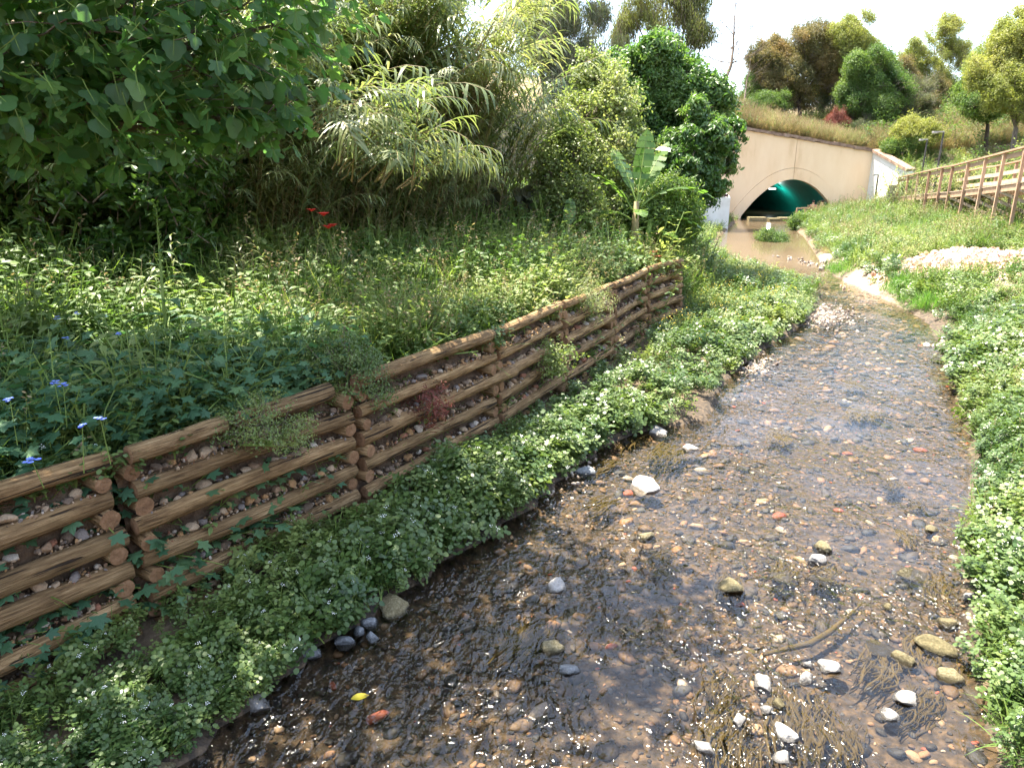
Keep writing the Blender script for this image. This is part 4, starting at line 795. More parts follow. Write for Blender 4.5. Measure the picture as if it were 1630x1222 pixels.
# tall eucalyptus and weeping trees behind
tree('eucalyptus_tree', 'tall grey-green eucalyptus rising behind the reeds', gz_(900, 250, 40), [lb(880, 40, 40, 55), lb(930, 90, 40, 48), lb(850, 85, 40, 45), lb(905, 140, 40, 50), lb(830, 20, 40, 40), lb(945, 30, 41, 28), lb(880, -40, 41, 55), lb(820, -50, 42, 50)], 'c_euc', 9, (.8, 1.3), .35, -.5, 2, .3, hang=True)
tree('weeping_tree', 'weeping olive-yellow tree with hanging sprays against the sky', gz_(1085, 260, 42), [lb(1090, 15, 42, 36), lb(1060, 40, 42, 30), lb(1115, 50, 42, 26), lb(1085, 85, 42, 26, rz=34), lb(1050, -20, 42, 40), lb(1110, -30, 42, 40), lb(1010, 20, 43, 26), lb(990, 50, 43, 20)], 'c_willow', 9, (.8, 1.25), .3, -.25, 2.2, .2, hang=True)
# trees on the hill
HG = 'trees on the hill over the tunnel'
tree('rusty_crowned_tree', 'round rusty brown crowned tree on the hill above the arch', hill_base(1275, 62), [lb(1245, 115, 62, 47), lb(1290, 75, 62, 49), lb(1225, 95, 62, 35), lb(1310, 110, 62, 42), lb(1275, 140, 62, 44), lb(1220, 140, 62, 25)], 'c_orange', 12, (.8, 1.3), .4, -0.15, 1.6, .22, 'darktrunk', group=HG)
tree('tall_olive_tree', 'tallest hill tree, olive topped on a slim bare trunk', hill_base(1335, 60), [lb(1362, 60, 60, 37), lb(1385, 80, 60, 25), lb(1345, 85, 60, 25), lb(1368, 42, 60, 23), lb(1372, 105, 60, 23)], 'c_yellow', 12, (.8, 1.2), .4, -0.15, 1.8, .16, group=HG, fork=.55)
tree('fresh_green_tree', 'fresh green bushy tree beside the tall olive-topped one', hill_base(1385, 58), [lb(1385, 120, 58, 42), lb(1410, 130, 58, 28), lb(1365, 155, 58, 33), lb(1395, 170, 58, 44), lb(1355, 190, 58, 28)], 'c_green', 14, (.8, 1.2), .4, -0.35, 1.8, .18, 'darktrunk', group=HG)
tree('dark_hill_tree', 'dark dense tree in the dip between the hill and right slope', hill_base(1430, 60), [lb(1440, 150, 60, 35), lb(1425, 185, 58, 40), lb(1455, 180, 58, 30), lb(1400, 200, 57, 28)], 'c_euc', 18, (.7, 1.1), .3, -0.45, 1.8, .18, 'darktrunk', group=HG)
tree('feathery_tree', 'feathery pale olive tree standing free against the white sky', hill_base(1490, 66), [lb(1490, 70, 66, 40), lb(1465, 95, 66, 35), lb(1520, 90, 66, 35), lb(1488, 120, 66, 37), lb(1450, 110, 66, 18), lb(1510, 130, 66, 23)], 'c_yellow', 9, (.7, 1.1), .35, -0.10, 1.8, .16, group=HG, fork=.6)
tree('bright_slope_tree', 'bright yellow-green tree at the top of the slope by the frame edge', hill_base(1620, 44), [lb(1610, 70, 44, 42), lb(1640, 100, 44, 59), lb(1605, 145, 43, 36), lb(1640, 155, 43, 40), lb(1590, 115, 44, 40), lb(1650, 40, 44, 47)], 'c_yellow', 16, (.8, 1.2), .4, -0.35, 2, .18)
tree('dark_slope_tree', 'dark green tree tucked behind the bright yellow-green one', hill_base(1575, 50), [lb(1570, 105, 50, 30), lb(1585, 130, 50, 35), lb(1555, 140, 50, 28), lb(1570, 165, 49, 30)], 'c_green', 16, (.8, 1.2), .4, -0.35, 2, .16, 'darktrunk')
tree('scrubby_hill_tree', 'small scrubby tree between the twiggy tree and the rusty crown', hill_base(1222, 63), [lb(1215, 125, 63, 26), lb(1235, 150, 63, 28), lb(1200, 150, 63, 22)], 'c_green', 13, (.7, 1.1), .4, -.3, 1.8, .12, 'darktrunk', group=HG)
tree('olive_hill_tree', 'dull olive tree filling the gap behind the red shrub', hill_base(1335, 66), [lb(1325, 140, 66, 36), lb(1350, 120, 66, 30), lb(1300, 160, 66, 28)], 'c_euc', 15, (.7, 1.1), .4, -.4, 1.8, .14, 'darktrunk', group=HG)
tree('brown_hill_tree', 'brownish tree closing the belt below the feathery tree', hill_base(1455, 62), [lb(1450, 130, 62, 28), lb(1475, 150, 62, 30), lb(1430, 120, 62, 24)], 'c_orange', 13, (.7, 1.1), .4, -.3, 1.8, .14, 'darktrunk', group=HG)
def low_shrub(name, label, u, v, t, r, key, dens=26, cat='shrub', group=None, hill=False, rz=.8):
    p = dp(u, v, t); b = Vector((p[0], p[1], float(hill_h(p[0], p[1]) if hill else hz(p[0], p[1])))); s = r * t / FPX
    L3 = [((b.x + U(-.6, .6) * s, b.y + U(-.5, .5) * s, b.z + s * U(.45, .9)), (s * U(.5, .75), s * U(.5, .75), s * U(.45, .7) * rz)) for k in range(5)]
    return tree(name, label, b, L3, key, dens, (.6, 1.05), .35, -.8, 3, max(.02, s * .04), subs=3, cat=cat, group=group)
low_shrub('red_shrub', 'dead reddish brown shrub below the slim bare trunk', 1332, 190, 57, 26, 'c_red', 16, hill=True, rz=1.3)
for i, (u, v, t, r, key, lab) in enumerate(((1215, 165, 60, 30, 'c_green', 'round green shrub at the foot of the bare twiggy tree'), (1190, 190, 57, 22, 'c_bush', 'dull shrub at the hill edge by the evergreen'), (1450, 215, 50, 26, 'c_green', 'dark round shrub below the dip, over the wing wall'), (1470, 160, 50, 40, 'c_yellow', 'feathery yellow shrub on the slope above the shorter lamp'),
                                           (1540, 160, 42, 42, 'c_pale', 'silvery shrub high on the slope above the handrail'), (1585, 190, 36, 40, 'c_pale', 'pale cane-like bush above the middle of the handrail'), (1490, 200, 44, 32, 'c_bush', 'mid green shrub behind the tall lamp'), (1615, 180, 33, 40, 'c_yellow', 'yellowing shrub on the slope at the frame edge'), (1430, 232, 50, 18, 'c_green', 'small dark shrub right above the sloping coping'), (1550, 215, 36, 32, 'c_bush', 'green shrub just above the handrail of the ramp'), (1320, 205, 57, 22, 'c_euc', 'grey shrub beside the red one on the hill'), (1385, 215, 56, 26, 'c_euc', 'dark scrubby bush where the hill meets the wing wall'))):
    low_shrub('hill_shrub', lab, u, v, t, r, key, 16, group='shrubs on the slopes', hill=dp(u, v, t)[1] > 54.4)
def bare(name, label, base, top, r, n=15, twig=1.6, group=None):
    root = empty(name, base, 0, label, 'tree', group); mb = MB(); a = Vector((0, 0, -.2)); b = Vector(top) - Vector(base); pts = limb(mb, a, b, r, r * .15, .06, 6, 9)
    H_ = b.length
    for k in range(n):
        i = random.randint(3, 8); d = rdir(.25, .95); q = pts[i] + d * H_ * U(.2, .42); p2 = limb(mb, pts[i], q, r * .35 * (1 - i / 12), r * .08, .15, 5, 6)
        for j in range(4):
            d2 = (d + rdir(-.2, .9) * .8).normalized(); q2 = p2[random.randint(2, 6)]; p3 = limb(mb, q2, q2 + d2 * H_ * U(.08, .2), r * .11, r * .04, .15, 4, 4)
            for m_ in range(2): q3 = p3[random.randint(1, 4)]; limb(mb, q3, q3 + (d2 + rdir(-.3, .9) * .8) * H_ * U(.04, .09), r * .05, r * .02, .1, 3, 3)
    mb.build('trunk', M['trunk'], root, True); return root
bare('bare_tree', 'leafless twiggy tree against the sky beside the evergreen crown', hill_base(1143, 56), dp(1175, -10, 56), .17, 20)
bare('dead_sapling', 'thin dead sapling leaning behind the feathery tree', hill_base(1530, 64), dp(1568, 45, 64), .1, 12)
bare('twiggy_tree', 'smaller leafless tree between the bare tree and rusty crown', hill_base(1180, 60), dp(1195, 90, 60), .1, 12)
# ------------------------------------------------------------------ giant reeds
def reeds(name, label, area, n, key='reed', lean=None, spread=.7, scl=(.75, 1.15), z=None):
    (xa, ya), (xb, yb), dep = area; t = RNG.random(n); w = RNG.random(n) * dep; dx, dy = xb - xa, yb - ya; Ln = math.hypot(dx, dy)
    X = xa + dx * t - dy / Ln * w; Y = ya + dy * t + dx / Ln * w; Z = hz(X, Y) if z is None else z(X, Y)
    base = Vector((X.mean(), Y.mean(), Z.min())); root = empty(name, base, 0, label, 'reeds', 'giant reed thickets')
    yw = RNG.normal(math.atan2(-dx, dy) if lean is None else lean, spread, n)
    rot = np.stack([RNG.normal(0, .1, n), RNG.normal(.02, .1, n), yw], 1); s = RNG.uniform(*scl, n)
    scatter('canes', key, np.stack([X, Y, Z], 1) - np.array(base), rot, s, root); return root
reeds('giant_reed_clump', 'giant reeds arching out from behind the fig leaves', ((-7.8, 10.8), (-3.6, 13.0), 2.2), 170, lean=R(-50), spread=.8, scl=(.9, 1.2))
reeds('giant_reed_clump', 'tall giant reed thicket in the middle with sunlit plumes', ((-4.4, 13.8), (-.2, 17.6), 3.0), 270, lean=R(-40), spread=.8, scl=(1.05, 1.4))
reeds('giant_reed_clump', 'high giant reeds at the rear towering over the middle thicket', ((-8, 16), (-2.4, 21), 3.5), 220, lean=R(-40), spread=1.0, scl=(1.4, 1.8))
reeds('giant_reed_clump', 'giant reed thicket ending beside the prickly pear', ((-1.2, 18.4), (.9, 21.4), 2.5), 120, lean=R(-60), spread=.9, scl=(.8, 1.1))
reeds('giant_reed_clump', 'dim giant reeds deep in shade under the fig boughs', ((-12, 8.5), (-6, 10.6), 2.5), 200, lean=R(-60), spread=1.2, scl=(.6, .95))
reeds('giant_reed_clump', 'low leafy reeds drooping to the weeds in front of the thicket', ((-6.8, 9.9), (-.6, 15.4), 1.2), 150, lean=R(-45), spread=.9, scl=(.42, .72))
reeds('dry_reed_clump', 'brown dry reed litter at the foot of the thicket', ((-8, 10.6), (.9, 18.8), 1.6), 260, 'deadreed', None, 1.4, (.5, .9))
for lab, pts in (('drooping reed plume hanging low over the terrace by red flowers', ((560, 265), (610, 280), (585, 300), (640, 290), (540, 250), (620, 330), (670, 335), (700, 350))), ('pale reed plume sweeping out below the fig leaves', ((440, 110), (480, 130), (455, 170), (520, 150), (500, 195))),
                 ('reed plume reaching furthest out of the middle thicket', ((700, 150), (760, 190), (720, 90), (800, 140), (860, 90), (640, 120), (680, 60), (620, 40)))):
    base = Vector(dp(*pts[0], 9.0)); root = empty('reed_plume', base, 0, lab, 'reeds', 'reed plumes'); A = np.array([dp(u + U(-20, 20) - 60, v - 50 + U(-15, 15), (9.2 if pts[0][0] < 600 else 13.2) + U(-.6, .8)) for u, v in pts for k in range(7)]) - np.array(base)
    n = len(A); scatter('canes', 'reedtop', A, np.stack([RNG.normal(0, .3, n), RNG.normal(.25, .2, n), RNG.normal(R(-25), .45, n)], 1), RNG.uniform(.5, .85, n), root)
# right slope: pale cane patches
for lab, u, v, t in (('pale giant canes on the slope above the handrail end', 1590, 170, 34), ('thin pale canes on the slope above the lamp posts', 1520, 190, 40)):
    p = dp(u, v, t); reeds('slope_canes', lab, ((p[0] - 3, p[1] - 1), (p[0] + 3, p[1] + 1), 3), 60, 'youngcane', None, 2, (.9, 1.6))
# ------------------------------------------------------------------ banana, cactus and single plants
def banana(base, S, spec, label, name='banana_plant'):
    root = empty(name, base, 0, label, 'plant')
    for k, (dx, h) in enumerate(((0, 1.25), (.28, .9), (-.25, .8))):
        mb = MB(); mb.tube([(dx, 0, -.1), (dx * 1.1, .02, h * .5 * S), (dx * 1.2, 0, h * S)], [.11 * S, .085 * S, .05 * S], 9); mb.build('pseudostem', M['stem'] if k else M['reedstem'], root, True)
    for az, el, L_, w, dr, dx, z0 in spec:
        mb = MB(); n = 12; p = Vector((dx, 0, z0 * S)); d = Vector((math.cos(az) * math.cos(el), math.sin(az) * math.cos(el), math.sin(el))); vs, fs = [], []; cs = []
        for i in range(n + 1):
            t = i / n; sd = d.cross(Vector((0, 0, 1))); sd = sd.normalized() if sd.length > .05 else Vector((1, 0, 0)); nn = sd.cross(d); ww = 0 if t < .18 else w / 2 * math.sin(min(1, (t - .18) / .3) * 1.57) * (1 - max(0, (t - .6) / .4) ** 2.2) ** .5
            cs.append((p.copy(), sd.copy(), nn.copy(), ww)); d = (d + Vector((0, 0, -dr / n))).normalized(); p = p + d * L_ * S / n
        for i in range(2, n):                                # torn segments of the blade either side of the rib
            for sg in (-1, 1):
                (p0, s0, n0, w0), (p1, s1, n1, w1) = cs[i], cs[i + 1]; lift = U(-.35, .2); gp_ = U(0, .22)
                q1 = p0.lerp(p1, 1 - gp_); mb.add([p0, q1, q1 + (s1 * sg + n1 * lift) * w1 * S, p0 + (s0 * sg + n0 * lift) * w0 * S], [(0, 1, 2, 3)], 0)
        mb.tube([c[0] - c[2] * .01 for c in cs], [.022 * S * (1 - .8 * i / n) for i in range(n + 1)], 5, 1, False); mb.build('leaf', [M['banana'], M['stem']], root)
bb = gz_(1012, 350, 16.4)
banana(bb, 1.15, [(R(60), R(75), 1.5, .4, .2, 0, 1.2), (R(40), R(62), 1.5, .42, .5, 0, 1.2), (R(5), R(48), 1.75, .34, 1.6, .1, 1.15), (R(-5), R(28), 1.3, .36, 1.2, .2, .85), (R(10), R(20), 1.2, .3, 1.0, 0, .7), (R(170), R(40), 1.0, .3, 1.4, -.1, .9), (R(200), R(60), 1.2, .34, 1.1, -.1, 1.1),
               (R(-90), R(50), .9, .28, 1.6, 0, .9), (R(250), R(30), .8, .26, 1.2, -.2, .6), (R(120), R(65), 1.4, .36, .8, 0, 1.2), (R(-40), R(35), .8, .26, 1.4, .25, .6)], 'banana plant with long arching torn leaves in front of evergreen')
banana(gz_(905, 345, 15.8), .7, [(R(80), R(70), 1.2, .4, .6, 0, 1), (R(10), R(60), 1.2, .38, 1, 0, 1), (R(190), R(55), 1.1, .36, 1, 0, .9), (R(-60), R(50), 1, .34, 1.2, 0, .8)], 'small young banana plant left of the big one')
cb = gz_(828, 320, 17.6); cact = empty('prickly_pear', cb, 0, 'prickly pear cactus with stacked oval pads at the reed foot', 'cactus')
def pad_mesh():
    bm = bmesh.new(); bmesh.ops.create_uvsphere(bm, u_segments=12, v_segments=8, radius=1)
    for v in bm.verts: z = v.co.z; v.co = Vector((v.co.x * .13 * (1 + .25 * z), v.co.y * .028, z * .2 + .19))
    me = bpy.data.meshes.new('pad'); bm.to_mesh(me); bm.free(); me.materials.append(M['cactus']); me.polygons.foreach_set('use_smooth', [True] * len(me.polygons)); return me
PAD = pad_mesh()
def pads(p, rot, s, lev):
    link('pad', PAD, cact, p, rot, s)
    if lev <= 0: return
    m = Euler(rot).to_matrix()
    for k in range(random.choice((1, 2, 2, 3))):
        a = U(-.9, .9); q = p + m @ (Vector((math.sin(a) * .13, 0, .22 + math.cos(a) * .16)) * s); pads(q, (rot[0] + U(-.5, .4), rot[1] + a * .7, rot[2] + U(-.9, .9)), s * U(.8, 1), lev - 1)
for k in range(9): pads(Vector((U(-.6, .6), U(-.3, .3), -.05)), (U(-.3, .2), U(-.35, .35), U(-.8, .8)), U(1.1, 1.5), 3)
def big_leaf_plant(name, label, base, h, leaves, mat='mallow', stalk=True, cat='plant', tip=True, lean=(0, 0)):
    root = empty(name, base, 0, label, cat)
    if stalk:
        mb = MB(); mb.tube([(0, 0, -.05), (lean[0] * .4, lean[1] * .4, h * .5), (lean[0], lean[1], h)], [.016, .012, .004], 6); mb.build('stalk', M['stem'], root, True)
        if tip:
            mb = MB()
            for k in range(60): t = U(.72, 1.05); mb.hexa((lean[0] * t + U(-.03, .03) * (1.3 - t), lean[1] * t + U(-.03, .03) * (1.3 - t), h * t), rdir(.1, .9), rdir(), .03, .012)
            tag(mb.build('seed_head', M['grass'], root), kind='stuff')
    for z, az, el, L_, w in leaves:
        mb = MB(); n = 7; t = z / max(h, .01); mb.leaf((lean[0] * t, lean[1] * t, z), (math.cos(az) * math.cos(el), math.sin(az) * math.cos(el), math.sin(el)), L_, w, 1.1, n, .22); 
        me = mb.mesh('leaf', M[mat]); 
        for v in me.vertices: v.co += Vector(rdir()) * .006
        link('leaf', me, root)
    return root
db = Vector(gp(270, 590, 1.5)); db.z = float(hz(db.x, db.y))
big_leaf_plant('dock_plant', 'tall dock plant with upright flowering stalk and wavy leaves', db, 1.25, [(.12, R(10), .5, .42, .12), (.1, R(200), .6, .4, .12), (.15, R(-60), .4, .4, .12), (.2, R(100), .7, .35, .1), (.12, R(-20), .25, .45, .13), (.1, R(250), .3, .4, .12), (.3, R(-30), .5, .35, .1), (.45, R(20), .6, .28, .09), (.5, R(190), .5, .26, .085), (.6, R(-40), .6, .26, .1), (.62, R(160), .6, .22, .08), (.75, R(10), .7, .18, .05), (.85, R(210), .7, .14, .04), (.95, R(-60), .8, .1, .03)], lean=(.06, .02)).scale = (1.4, 1.4, 1.42)
for lab, u, v, zg, n, L_, mat in (('broad dock rosette hanging over the top log beside the creeper', 345, 665, 1.5, 8, .3, 'mallow'), ('broad-leaved weed standing in the sunny grass by the bank edge', 640, 500, 1.5, 11, .3, 'weed'), ('green leafy weed beside red poppies below the reeds', 500, 395, 1.6, 9, .45, 'grass'), ('corn-like plant with upright strap leaves in the sunny weeds', 722, 415, 1.5, 9, .55, 'weedpale'), ('leafy weed rosette in shade behind the dock stalk', 330, 515, 1.5, 9, .3, 'mallow')):
    b = Vector(gp(u, v, zg)); b.z = float(hz(b.x, b.y)); st = 'corn' in lab
    big_leaf_plant('corn_plant' if st else 'broadleaf_weed', lab, b, .7 if st else .2, [(.05 + (.5 * k / n if st else U(0, .12)), k * 2.4, U(.7, 1.2) if st else U(.4, 1.0), L_ * U(.7, 1.1), .07 if st else .1) for k in range(n)], mat, st, 'plant', False)
# bushes on and under the wall
def bush(name, label, c, r, key, n, scl=(.5, .9), down=0.):
    root = empty(name, c, 0, label, 'bush'); d = RNG.normal(size=(n, 3)); d /= np.linalg.norm(d, axis=1)[:, None]; P = d * (RNG.random(n) ** .4)[:, None] * np.array(r); P[:, 2] = P[:, 2] - down * np.maximum(0, P[:, 0]) ; P[:, 2] += r[2] * .6
    scatter('foliage', key, P, dir_rot(d + np.array([0, 0, .5])), RNG.uniform(*scl, n), root)
    mb = MB()
    for k in range(9): q = Vector(P[RNG.integers(n)]); limb(mb, (U(-.05, .05), U(-.05, .05), -.1), q, .012, .003, .15, 4, 5)
    mb.build('stem', M['stem'], root); return root
def on_terrace(u, v, z=1.45): p = gp(u, v, z); return Vector((p[0], p[1], float(hz(p[0], p[1]))))
bush('round_bush', 'bright green small-leaved bush spilling over the wall joint', Vector((-1.62, 6.75, 1.42)), (.42, .42, .32), 'c_brightbush', 150, (.4, .75), .5)
bush('creeper', 'creeper with tiny leaves trailing down over the shaded logs', Vector((-2.05, 5.55, 1.4)), (.4, .42, .2), 'c_brightbush', 90, (.35, .6), .6)
bush('wall_shrub', 'pale-leaved shrub growing out between the sunlit logs', Vector((.62, 9.9, .75)), (.32, .32, .28), 'c_light', 44, (.4, .65))
bush('wall_shrub', 'dry twiggy weed on top log beside the leafy wall shrub', Vector((1.3, 11.5, 1.3)), (.35, .35, .35), 'c_pale', 40, (.35, .6))
bush('wall_shrub', 'brownish twiggy bush hanging on the logs under the broad-leaved weed', Vector((-.95, 7.3, .95)), (.25, .25, .22), 'c_red', 0 + 26, (.3, .5))
# flowers
def flower(label, p, mat, r, n, stem=.25, group=None, cat='flower'):
    root = empty('flower', p, 0, label, cat, group); mb = MB(); mb.tube([(U(-.05, .05), U(-.05, .05), -stem), (0, 0, 0)], [.003, .002], 4, 0, False); mb.build('stem', M['stem'], root)
    mb = MB()
    for k in range(n): c = rdir(-.2, .9) * r * U(.3, .9); [mb.hexa(c, Vector((math.cos(a + k), math.sin(a + k), .25)), (0, 0, 1), r * .45, r * .4) for a in (0, 1.26, 2.51, 3.77, 5.03)]
    mb.build('petals', M[mat], root)
def poppy(label, p, r, mat='flower_red', group='red flowers below the reeds'):
    root = empty('poppy', p, 0, label, 'flower', group); mb = MB(); mb.tube([(U(-.08, .08), U(-.08, .08), -.4), (0, 0, 0)], [.004, .003], 4, 0, False); mb.build('stem', M['stem'], root)
    for k in range(5):
        a = k * 1.257 + U(-.2, .2); mb = MB(); mb.leaf((0, 0, 0), (math.cos(a), math.sin(a), .9), r * 1.5, r * 1.4, .5, 4, .15, pk=.65); mb.build('petal', M[mat], root)
def fz(u, v, h): 
    p = gp(u, v, 1.5 + h); return Vector((p[0], p[1], 1.5 + h))
for lab, u, v in (('pale blue flower head highest above the mallow leaves', 92, 508), ('light blue flower beside the dock stalk', 190, 532), ('blue flower in front of the dock leaves near stem', 105, 540), ('deep blue flower low in the mallow patch', 87, 610), ('small blue flower next to the deep blue one', 101, 614), ('pale blue flower at the frame edge', 16, 637), ('tiny blue flower just above the top log', 131, 679), ('blue flower lowest but one, near the tiny one', 160, 668), ('faint blue flower at the top of the mallow patch', 122, 500), ('mauve-blue flower beside the highest one', 168, 505)):
    flower(lab, fz(u, v, .66 if v < 600 else .56), 'flower_blue', .034, 6, .3, 'blue flowers in the mallow')
flower('blue and pink flower cluster hanging over the top log', fz(51, 733, .3), 'flower_blue', .045, 7, .2, 'blue flowers in the mallow')
for lab, u, v, r in (('small red flower, the topmost of the red group', 496, 337, .05), ('largest red flower below the topmost one', 515, 344, .065), ('lowest red flower beside the reeds', 523, 364, .06), ('red flower touching the lowest one', 530, 361, .05)): poppy(lab, Vector(dp(u, v, 8.9)), r)
for lab, u, v, r in (('topmost coral flower behind the wall end', 1040, 403, .07), ('coral flower in the middle of the wall-end spray', 1047, 411, .08), ('pinkish coral flower nearest the end log', 1052, 418, .07), ('coral flower to the side of the wall-end spray', 1036, 408, .06), ('orange-red flower above the short log section', 1007, 444, .06), ('lowest coral flower of the wall-end spray', 1045, 420, .06)): poppy(lab, Vector(dp(u, v, 15.6)), r, 'flower_coral', 'coral flowers at the wall end')
mb = MB(); lobed(mb, (0, 0, 0), (.3, -1, -.2), (.2, -.5, 1), .17, 0, .5, 5, .42, .1, .1); tag(mb.build('yellow_leaf', M['yellow_leaf'], loc=Vector(gp(2, 765, 1.55))), 'yellowed lobed leaf hanging over the top log at frame edge', 'leaf')
# ------------------------------------------------------------------ ground cover
def area(n, xr, yr, maskf, d0=8., pw=1.0):
    x = RNG.uniform(*xr, n); y = RNG.uniform(*yr, n); h, ins, dl, dr, sw, rub = height(x, y, True); P = np.stack([x, y, h], 1)
    dist = np.hypot(x, y); k = maskf(x, y, h, ins, dl, dr, sw, rub) & seen(P) & (RNG.random(n) < np.clip((d0 / np.maximum(dist, .1)) ** pw, 0, 1))
    return P[k], dist[k]
def cover(name, label, key, P, scl, tilt=.2, lift=0., grow=None):
    n = len(P); s = RNG.uniform(*scl, n)
    if grow is not None: s = s * grow
    P = P.copy(); P[:, 2] += lift; return scatter(name, key, P, yaw_rot(n, tilt), s, None, label)
left = lambda dl, dr: dl < dr
# terrace weeds
P, D = area(26000, (-11, 9), (2.2, 26), lambda x, y, h, i, dl, dr, sw, rub: ~i & left(dl, dr) & (sw > .32) & (sw < 9) & (wave(x, y, 1.1, 2) > -1.1), 8, 1.1)
cover('terrace_weeds', 'mixed low weeds covering the terrace', 'weed', P, (1.0, 2.0), grow=np.clip(D / 10, 1, 1.3) * (1.15 + .35 * wave(P[:, 0], P[:, 1], 1.3, 2)))
P, D = area(15000, (-11, 9), (2.4, 26), lambda x, y, h, i, dl, dr, sw, rub: ~i & left(dl, dr) & (sw > .35) & (sw < 9) & (wave(x, y, .9, 3) > -.1), 8, 1.1)
cover('terrace_grass', 'long grass on the terrace', 'grass', P, (.9, 1.8), .25, grow=np.clip(D / 10, 1, 1.3))
P, D = area(9000, (-3, 10), (7.5, 30), lambda x, y, h, i, dl, dr, sw, rub: ~i & left(dl, dr) & (sw > .3) & (sw < 6) & (wave(x, y, .8, 1) > -.2), 11, 1.0)
cover('pale_weeds', 'pale flowering weeds in the sunny part of the terrace', 'pale', P, (.8, 1.5), grow=1.1 + .3 * wave(P[:, 0], P[:, 1], 1.1, 1))
P, D = area(9000, (-11, 6), (7, 24), lambda x, y, h, i, dl, dr, sw, rub: ~i & left(dl, dr) & (sw > 2.4) & (sw < 8.5), 12, .7)
cover('tall_weeds', 'tall leafy weeds rising towards the reeds', 'weed', P, (1.3, 2.3), .25, grow=1.1 + .3 * wave(P[:, 0], P[:, 1], 1.0, 3))
P, D = area(3200, (-9, 5), (7, 24), lambda x, y, h, i, dl, dr, sw, rub: ~i & left(dl, dr) & (sw > 2) & (sw < 8) & (wave(x, y, .9, 4) > -.2), 12, .7)
cover('tall_grass', 'tall grass in front of the reeds', 'grass', P, (1.6, 2.8), .25)
P, D = area(5200, (-8, -1.2), (2.4, 8.2), lambda x, y, h, i, dl, dr, sw, rub: (sw > .22) & (sw < 2.6) & (x + wave(x, y, 1.2, 2) * .5 < -2.0 - (y - 5) * .15), 6, .6)
cover('mallow_leaves', 'dark lobed mallow leaves massed behind the shaded logs', 'mallow', P + np.stack([0 * D, 0 * D, RNG.random(len(P)) ** 2 * .3], 1), (.75, 1.35), .3)
P, D = area(5200, (-7, 5), (3, 17), lambda x, y, h, i, dl, dr, sw, rub: (sw > .13) & (sw < .6) & (wave(x, y, 2.2, 1) > -.3), 8, .6); P[:, 2] = np.maximum(P[:, 2], 1.38)
cover('wall_top_herbs', 'small-leaved herbs along the top logs', 'cress', P, (.6, 1.0), .35)
P, D = area(900, (-7, 4), (6, 14), lambda x, y, h, i, dl, dr, sw, rub: (sw > 3.2) & (sw < 6.5), 8, .6)
cover('young_reeds', 'young reed shoots at the foot of the thicket', 'youngcane', P, (.35, .75), .3)
# cress along the left water edge
cm = lambda x, y, h, i, dl, dr, sw, rub: left(dl, dr) & (sw < .02) & (~i & (dl < 3.2) & (dl > .03 + .06 * wave(x, y, 3, 1))) & ~((abs(y - 9.6) < .9) & (x > 2.6)) 
P, D = area(30000, (-6, 12), (1.5, 30), cm, 7, .9); Pn, Dn = area(9000, (-6, 3), (1.8, 9.5), cm, 7, .9); P = np.concatenate([P, Pn]); D = np.concatenate([D, Dn])
dlE = fields(P[:, 0], P[:, 1])[0]; insE = in_poly(P[:, 0], P[:, 1], CHAN)
bar = np.exp(-(((P[:, 0] - 7.6) / 1.5) ** 2 + ((P[:, 1] - 13.6) / 1.2) ** 2)); keep = ~((bar > .35) & (dlE < .9) & (wave(P[:, 0], P[:, 1], 2, 1) > -.6))
keep &= (RNG.random(len(P)) < np.interp(-fields(P[:, 0], P[:, 1])[3], [0, .25, .5], [.25, .55, 1]))
P, D, dlE, insE = P[keep], D[keep], dlE[keep], insE[keep]; P[:, 2] = np.maximum(P[:, 2], -.02) + RNG.uniform(0, 1, len(P)) ** 2 * .1 * sstep(dlE, 0, .5) * ~insE + np.maximum(0, wave(P[:, 0], P[:, 1], 2.1, 3)) * .13
cover('cress_bed', 'watercress with small white flowers between wall and stream', 'cress', P, (.55, 1.1), .35, grow=np.clip(D / 10, 1, 1.35) * (1 + .28 * wave(P[:, 0], P[:, 1], 1.4, 1)))
P, D = area(9000, (-5, 12), (2, 28), lambda x, y, h, i, dl, dr, sw, rub: ~i & left(dl, dr) & (sw < -.05) & (dl > .2) & (dl < 3.2) & (wave(x, y, 1.6, 3) > .2), 9, .8)
cover('bank_weeds', 'leafy weeds among the cress', 'weed', P, (.35, .8), .3, grow=np.interp(-fields(P[:, 0], P[:, 1])[3], [0, .5], [.5, 1]))
P, D = area(1500, (3, 10), (9, 26), lambda x, y, h, i, dl, dr, sw, rub: ~i & left(dl, dr) & (sw < .3) & (dl > .5) & (wave(x, y, 1.2, 3) > -.2), 14, .8)
cover('yellow_flower_weeds', 'weeds with small yellow flowers past the wall end', 'yellowherb', P, (.7, 1.2), .2)
# right bank
P, D = area(46000, (1, 30), (1.5, 52), lambda x, y, h, i, dl, dr, sw, rub: ~left(dl, dr) & ((~i & (dr < 9) & (dr > .06))) & (rub < .55) & ((dr < 1.6 + .5 * wave(x, y, 1, 1)) | (wave(x, y, .8, 2) > .1)) & ~((y > 22) & (y < 31) & (dr < .35)), 9, 1.05)
Pn, Dn = area(19000, (1.5, 10), (1.8, 13), lambda x, y, h, i, dl, dr, sw, rub: ~left(dl, dr) & (~i & (dr < 3.2) & (dr > .02 + .06 * wave(x, y, 2.5, 1))), 9, 1.05); P = np.concatenate([P, Pn]); D = np.concatenate([D, Dn])
P[:, 2] = np.maximum(P[:, 2], -.02) + RNG.random(len(P)) ** 2 * .16 + np.maximum(0, wave(P[:, 0], P[:, 1], 1.7, 2)) * .12
cover('right_bank_cress', 'pale green cress and low herbs along the far bank', 'cress', P, (.45, .95), .35, grow=np.clip(D / 9, 1, 1.6) * (1 + .25 * wave(P[:, 0], P[:, 1], 1.5, 2)))
